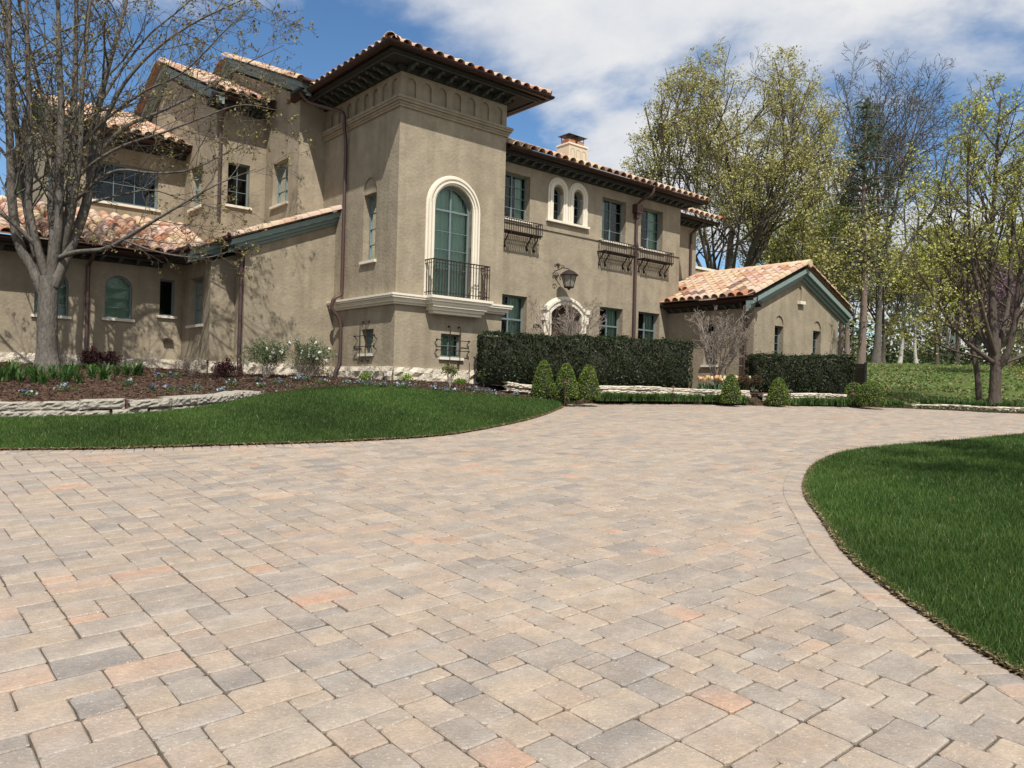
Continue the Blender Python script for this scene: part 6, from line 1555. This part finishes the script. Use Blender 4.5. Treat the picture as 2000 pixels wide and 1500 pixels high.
more = [(w3, 1620, 56, .95, 'leafing tree between the gable and the pine trunk'), (w1, 1725, 60, 1.0, 'bushy yellow-green tree right of the pine trunk'), (w2, 1790, 64, .95, 'second slim birch beyond the far lawn'),
        (w3, 1870, 68, 1.1, 'yellow-green tree straight behind the leaning sapling'), (w1, 1905, 70, 1.15, 'leafing tree behind the branches of the right maple'), (w3, 1970, 66, 1.0, 'leafing tree right of the maple trunk, far off'),
        (w3, 1530, 70, 1.35, 'tall hazy tree far behind the big leafing tree'), (w3, 2020, 72, 1.2, 'far leafing tree cut by the right picture edge'), (w2, 1850, 74, 1.25, 'far pale-stemmed tree in the middle of the wood')]
for k, (src, px, d, s, lb) in enumerate(more): copy_thing(src, gb(px, 700, d), k * 1.3 + .5, s, lb, 'young trees in the wood')
g = np.random.default_rng(208); c_ = dict(cfgA); c_['r'] = .1; c_['nch'] = [7, 5, 4, 2]
out, tips = proc_tree(g, 7.5, .12, c_, .2, 6, .8, (0, 0), .75, True)
tree_thing('redbud_tree', gb(1950, 690, 46), out, tips, M_bark2, np.array([(0.24, 0.125, 0.19), (0.19, 0.11, 0.155), (0.16, 0.10, 0.12)]), 2, .15, .12, 'purple flowering redbud behind the right maple', g)
# coarse tufts and clover on the far lawn
g = np.random.default_rng(220); n = 30000; d = 22.5 + 38 * g.random(n) ** 1.3; X = (1660 + 460 * g.random(n) - 1000) / FPX * d; pt = np.sin(X * .8 + np.sin(d * .5) * 2) * np.sin(d * .9 + X * .3); kk = pt + g.normal(0, .5, n) > .1; X, d = X[kk], d[kk]
Z = np.array([groundZ(y) for y in d]) - .06; V, F, c = cards(np.c_[X, d, Z], .16, g, np.array([(0.08, 0.15, 0.03), (0.12, 0.19, 0.045), (0.18, 0.2, 0.07), (0.2, 0.17, 0.08)]), aspect=.5)
prop(link('meadow_tufts', np_mesh('meadow_tufts', V, F, M_treeleaf, col=c)), 'uneven tufts of grass on the sloping far lawn', 'grass', kind='stuff')
# low evergreen undergrowth and far woodland
g = np.random.default_rng(209); n = 11000; d = 66 + 24 * g.random(n); px = 1600 + 560 * g.random(n); X = (px - 1000) / FPX * d; hh = (g.random(n) ** 1.7) * (2.6 + 1.8 * np.sin(X * .45) + 1.0 * np.sin(X * 1.3 + 1))
Z = np.array([groundZ(y) for y in d]) + np.abs(hh); V, F, c = cards(np.c_[X, d, Z], .42, g, np.array([(0.06, 0.085, 0.028), (0.09, 0.12, 0.036), (0.16, 0.18, 0.05), (0.045, 0.06, 0.026)]))
prop(link('undergrowth', np_mesh('undergrowth', V, F, M_treeleaf, col=c)), 'dark evergreen undergrowth along the edge of the wood', 'undergrowth', kind='stuff')
n = 11000; d = 95 + 60 * g.random(n); X = (1560 + 640 * g.random(n) - 1000) / FPX * d; hh = (g.random(n) ** 1.1) * (8 + 3.5 * np.sin(X * .13) + 2 * np.sin(X * .41)); Z = np.array([groundZ(y) for y in d]) + np.abs(hh)
V, F, c = cards(np.c_[X, d, Z], .75, g, np.array([(0.22, 0.22, 0.09), (0.16, 0.15, 0.075), (0.27, 0.26, 0.10), (0.13, 0.11, 0.07)]))
out = []
for k in range(75):
    dd = 75 + 70 * g.random(); x = (1330 + 830 * g.random() - 1000) / FPX * dd; z = groundZ(dd) - .2; h = 7 + 8 * g.random(); ln = g.normal(0, .05); out.append(([np.array([x + ln * h * t, dd, z + h * t]) for t in (0, .35, .7, 1)], [.14, .11, .07, .02]))
V2, F2 = tubes(out)
prop(link('far_woodland', np_mesh('far_woodland', V, F, M_treeleaf, col=c)), 'hazy budding woodland far behind the lawn', 'woodland', kind='stuff')
prop(link('far_trunks', np_mesh('far_trunks', V2, F2, M_bark2)), 'thin far trunks of the budding woodland', 'woodland', kind='stuff')
# white neighbour house far right
q = gb(2010, 700, 92); nh = empty('neighbour_house', q, -.35); prop(nh, 'white house glimpsed far behind the right maple', 'house')
b = MB(); b.box((-8, -5, -1), (8, 5, 5.2)); b.build('wall', M_white, nh)
b = MB(); b.poly_prism([(-8.5, -5.6, 5.2), (-8.5, 5.6, 5.2), (-8.5, 0, 8.4)], [(8.5, -5.6, 5.2), (8.5, 5.6, 5.2), (8.5, 0, 8.4)]); b.build('roof', M_bark, nh)
for k in range(6):
    for z in (1.0, 3.4): b = MB(); b.box((-7 + k * 2.5, -5.06, z), (-5.9 + k * 2.5, -4.98, z + 1.4)); b.build('window', M_dark, nh)
copy_thing(w1, Vector((9.0, 6.2, driveZ(6.2) - .05)), .8, .76, 'leafing tree on the lawn island just outside the view, shading the lawn', 'young trees in the wood')
# small leafless maples in front of the entrance and the wing
def bare_maple(px, py, d, h, w, label, seed, ns, z=1.72, twig=M_twig):
    g = np.random.default_rng(seed); q = at(px, py, d); b = np.array((q.x, q.y, z)); out, tips = [], []
    cfg = dict(n=[8, 6, 5, 4], wander=[.07, .12, .16, .2], up=[.01, .03, .03, .02], taper=[.4, .4, .45, .5], nch=[6, 5, 3], range=[(.3, .97), (.25, .97), (.3, .97)], ang=[(20, 45), (22, 50), (25, 55)], lr=[.5, .5, .5], rr=[.6, .35, .22], r=.028, rmin=.0048)
    for k in range(ns):
        a = 2 * math.pi * (k + g.random() * .6) / ns; qd = w / h * (.35 + .75 * g.random()); grow(out, tips, b, (math.cos(a) * qd, math.sin(a) * qd, 1), h * (.75 + .2 * g.random()), .026, 0, cfg, g)
    V, F = tubes(out); W_, Q, c = cards(leafpts(tips, 2, .02, g), .03, g, np.array([(0.25, 0.19, 0.14), (0.2, 0.14, 0.10)]))
    plant_thing('bare_maple', b, [('trunk', V, F, twig, None), ('crown', W_, Q, M_treeleaf, c)], label, 'tree')
bare_maple(1112, 700, 22.3, 2.55, 1.05, 'small bare ornamental maple standing before the front door', 401, 9)
bare_maple(1402, 735, 24.2, 2.45, 1.0, 'small bare ornamental maple against the gabled wing wall', 402, 10)
# tall trees across the road behind the viewer, mirrored in the window panes
copy_thing(t1, Vector((-14, -34, -2.6)), 1.0, 1.0, 'tall leafing tree across the road behind the viewer', 'trees across the road')
copy_thing(t1, Vector((6, -40, -3.0)), 2.4, 1.05, 'second tall tree across the road behind the viewer', 'trees across the road')
copy_thing(pn1, Vector((-30, -30, -2.4)), 0.4, 1.0, 'pine across the road behind the viewer', 'trees across the road')
copy_thing(t1, Vector((-36, -36, -2.6)), 4.0, .95, 'third tall tree across the road behind the viewer', 'trees across the road')
bpy.context.view_layer.update()
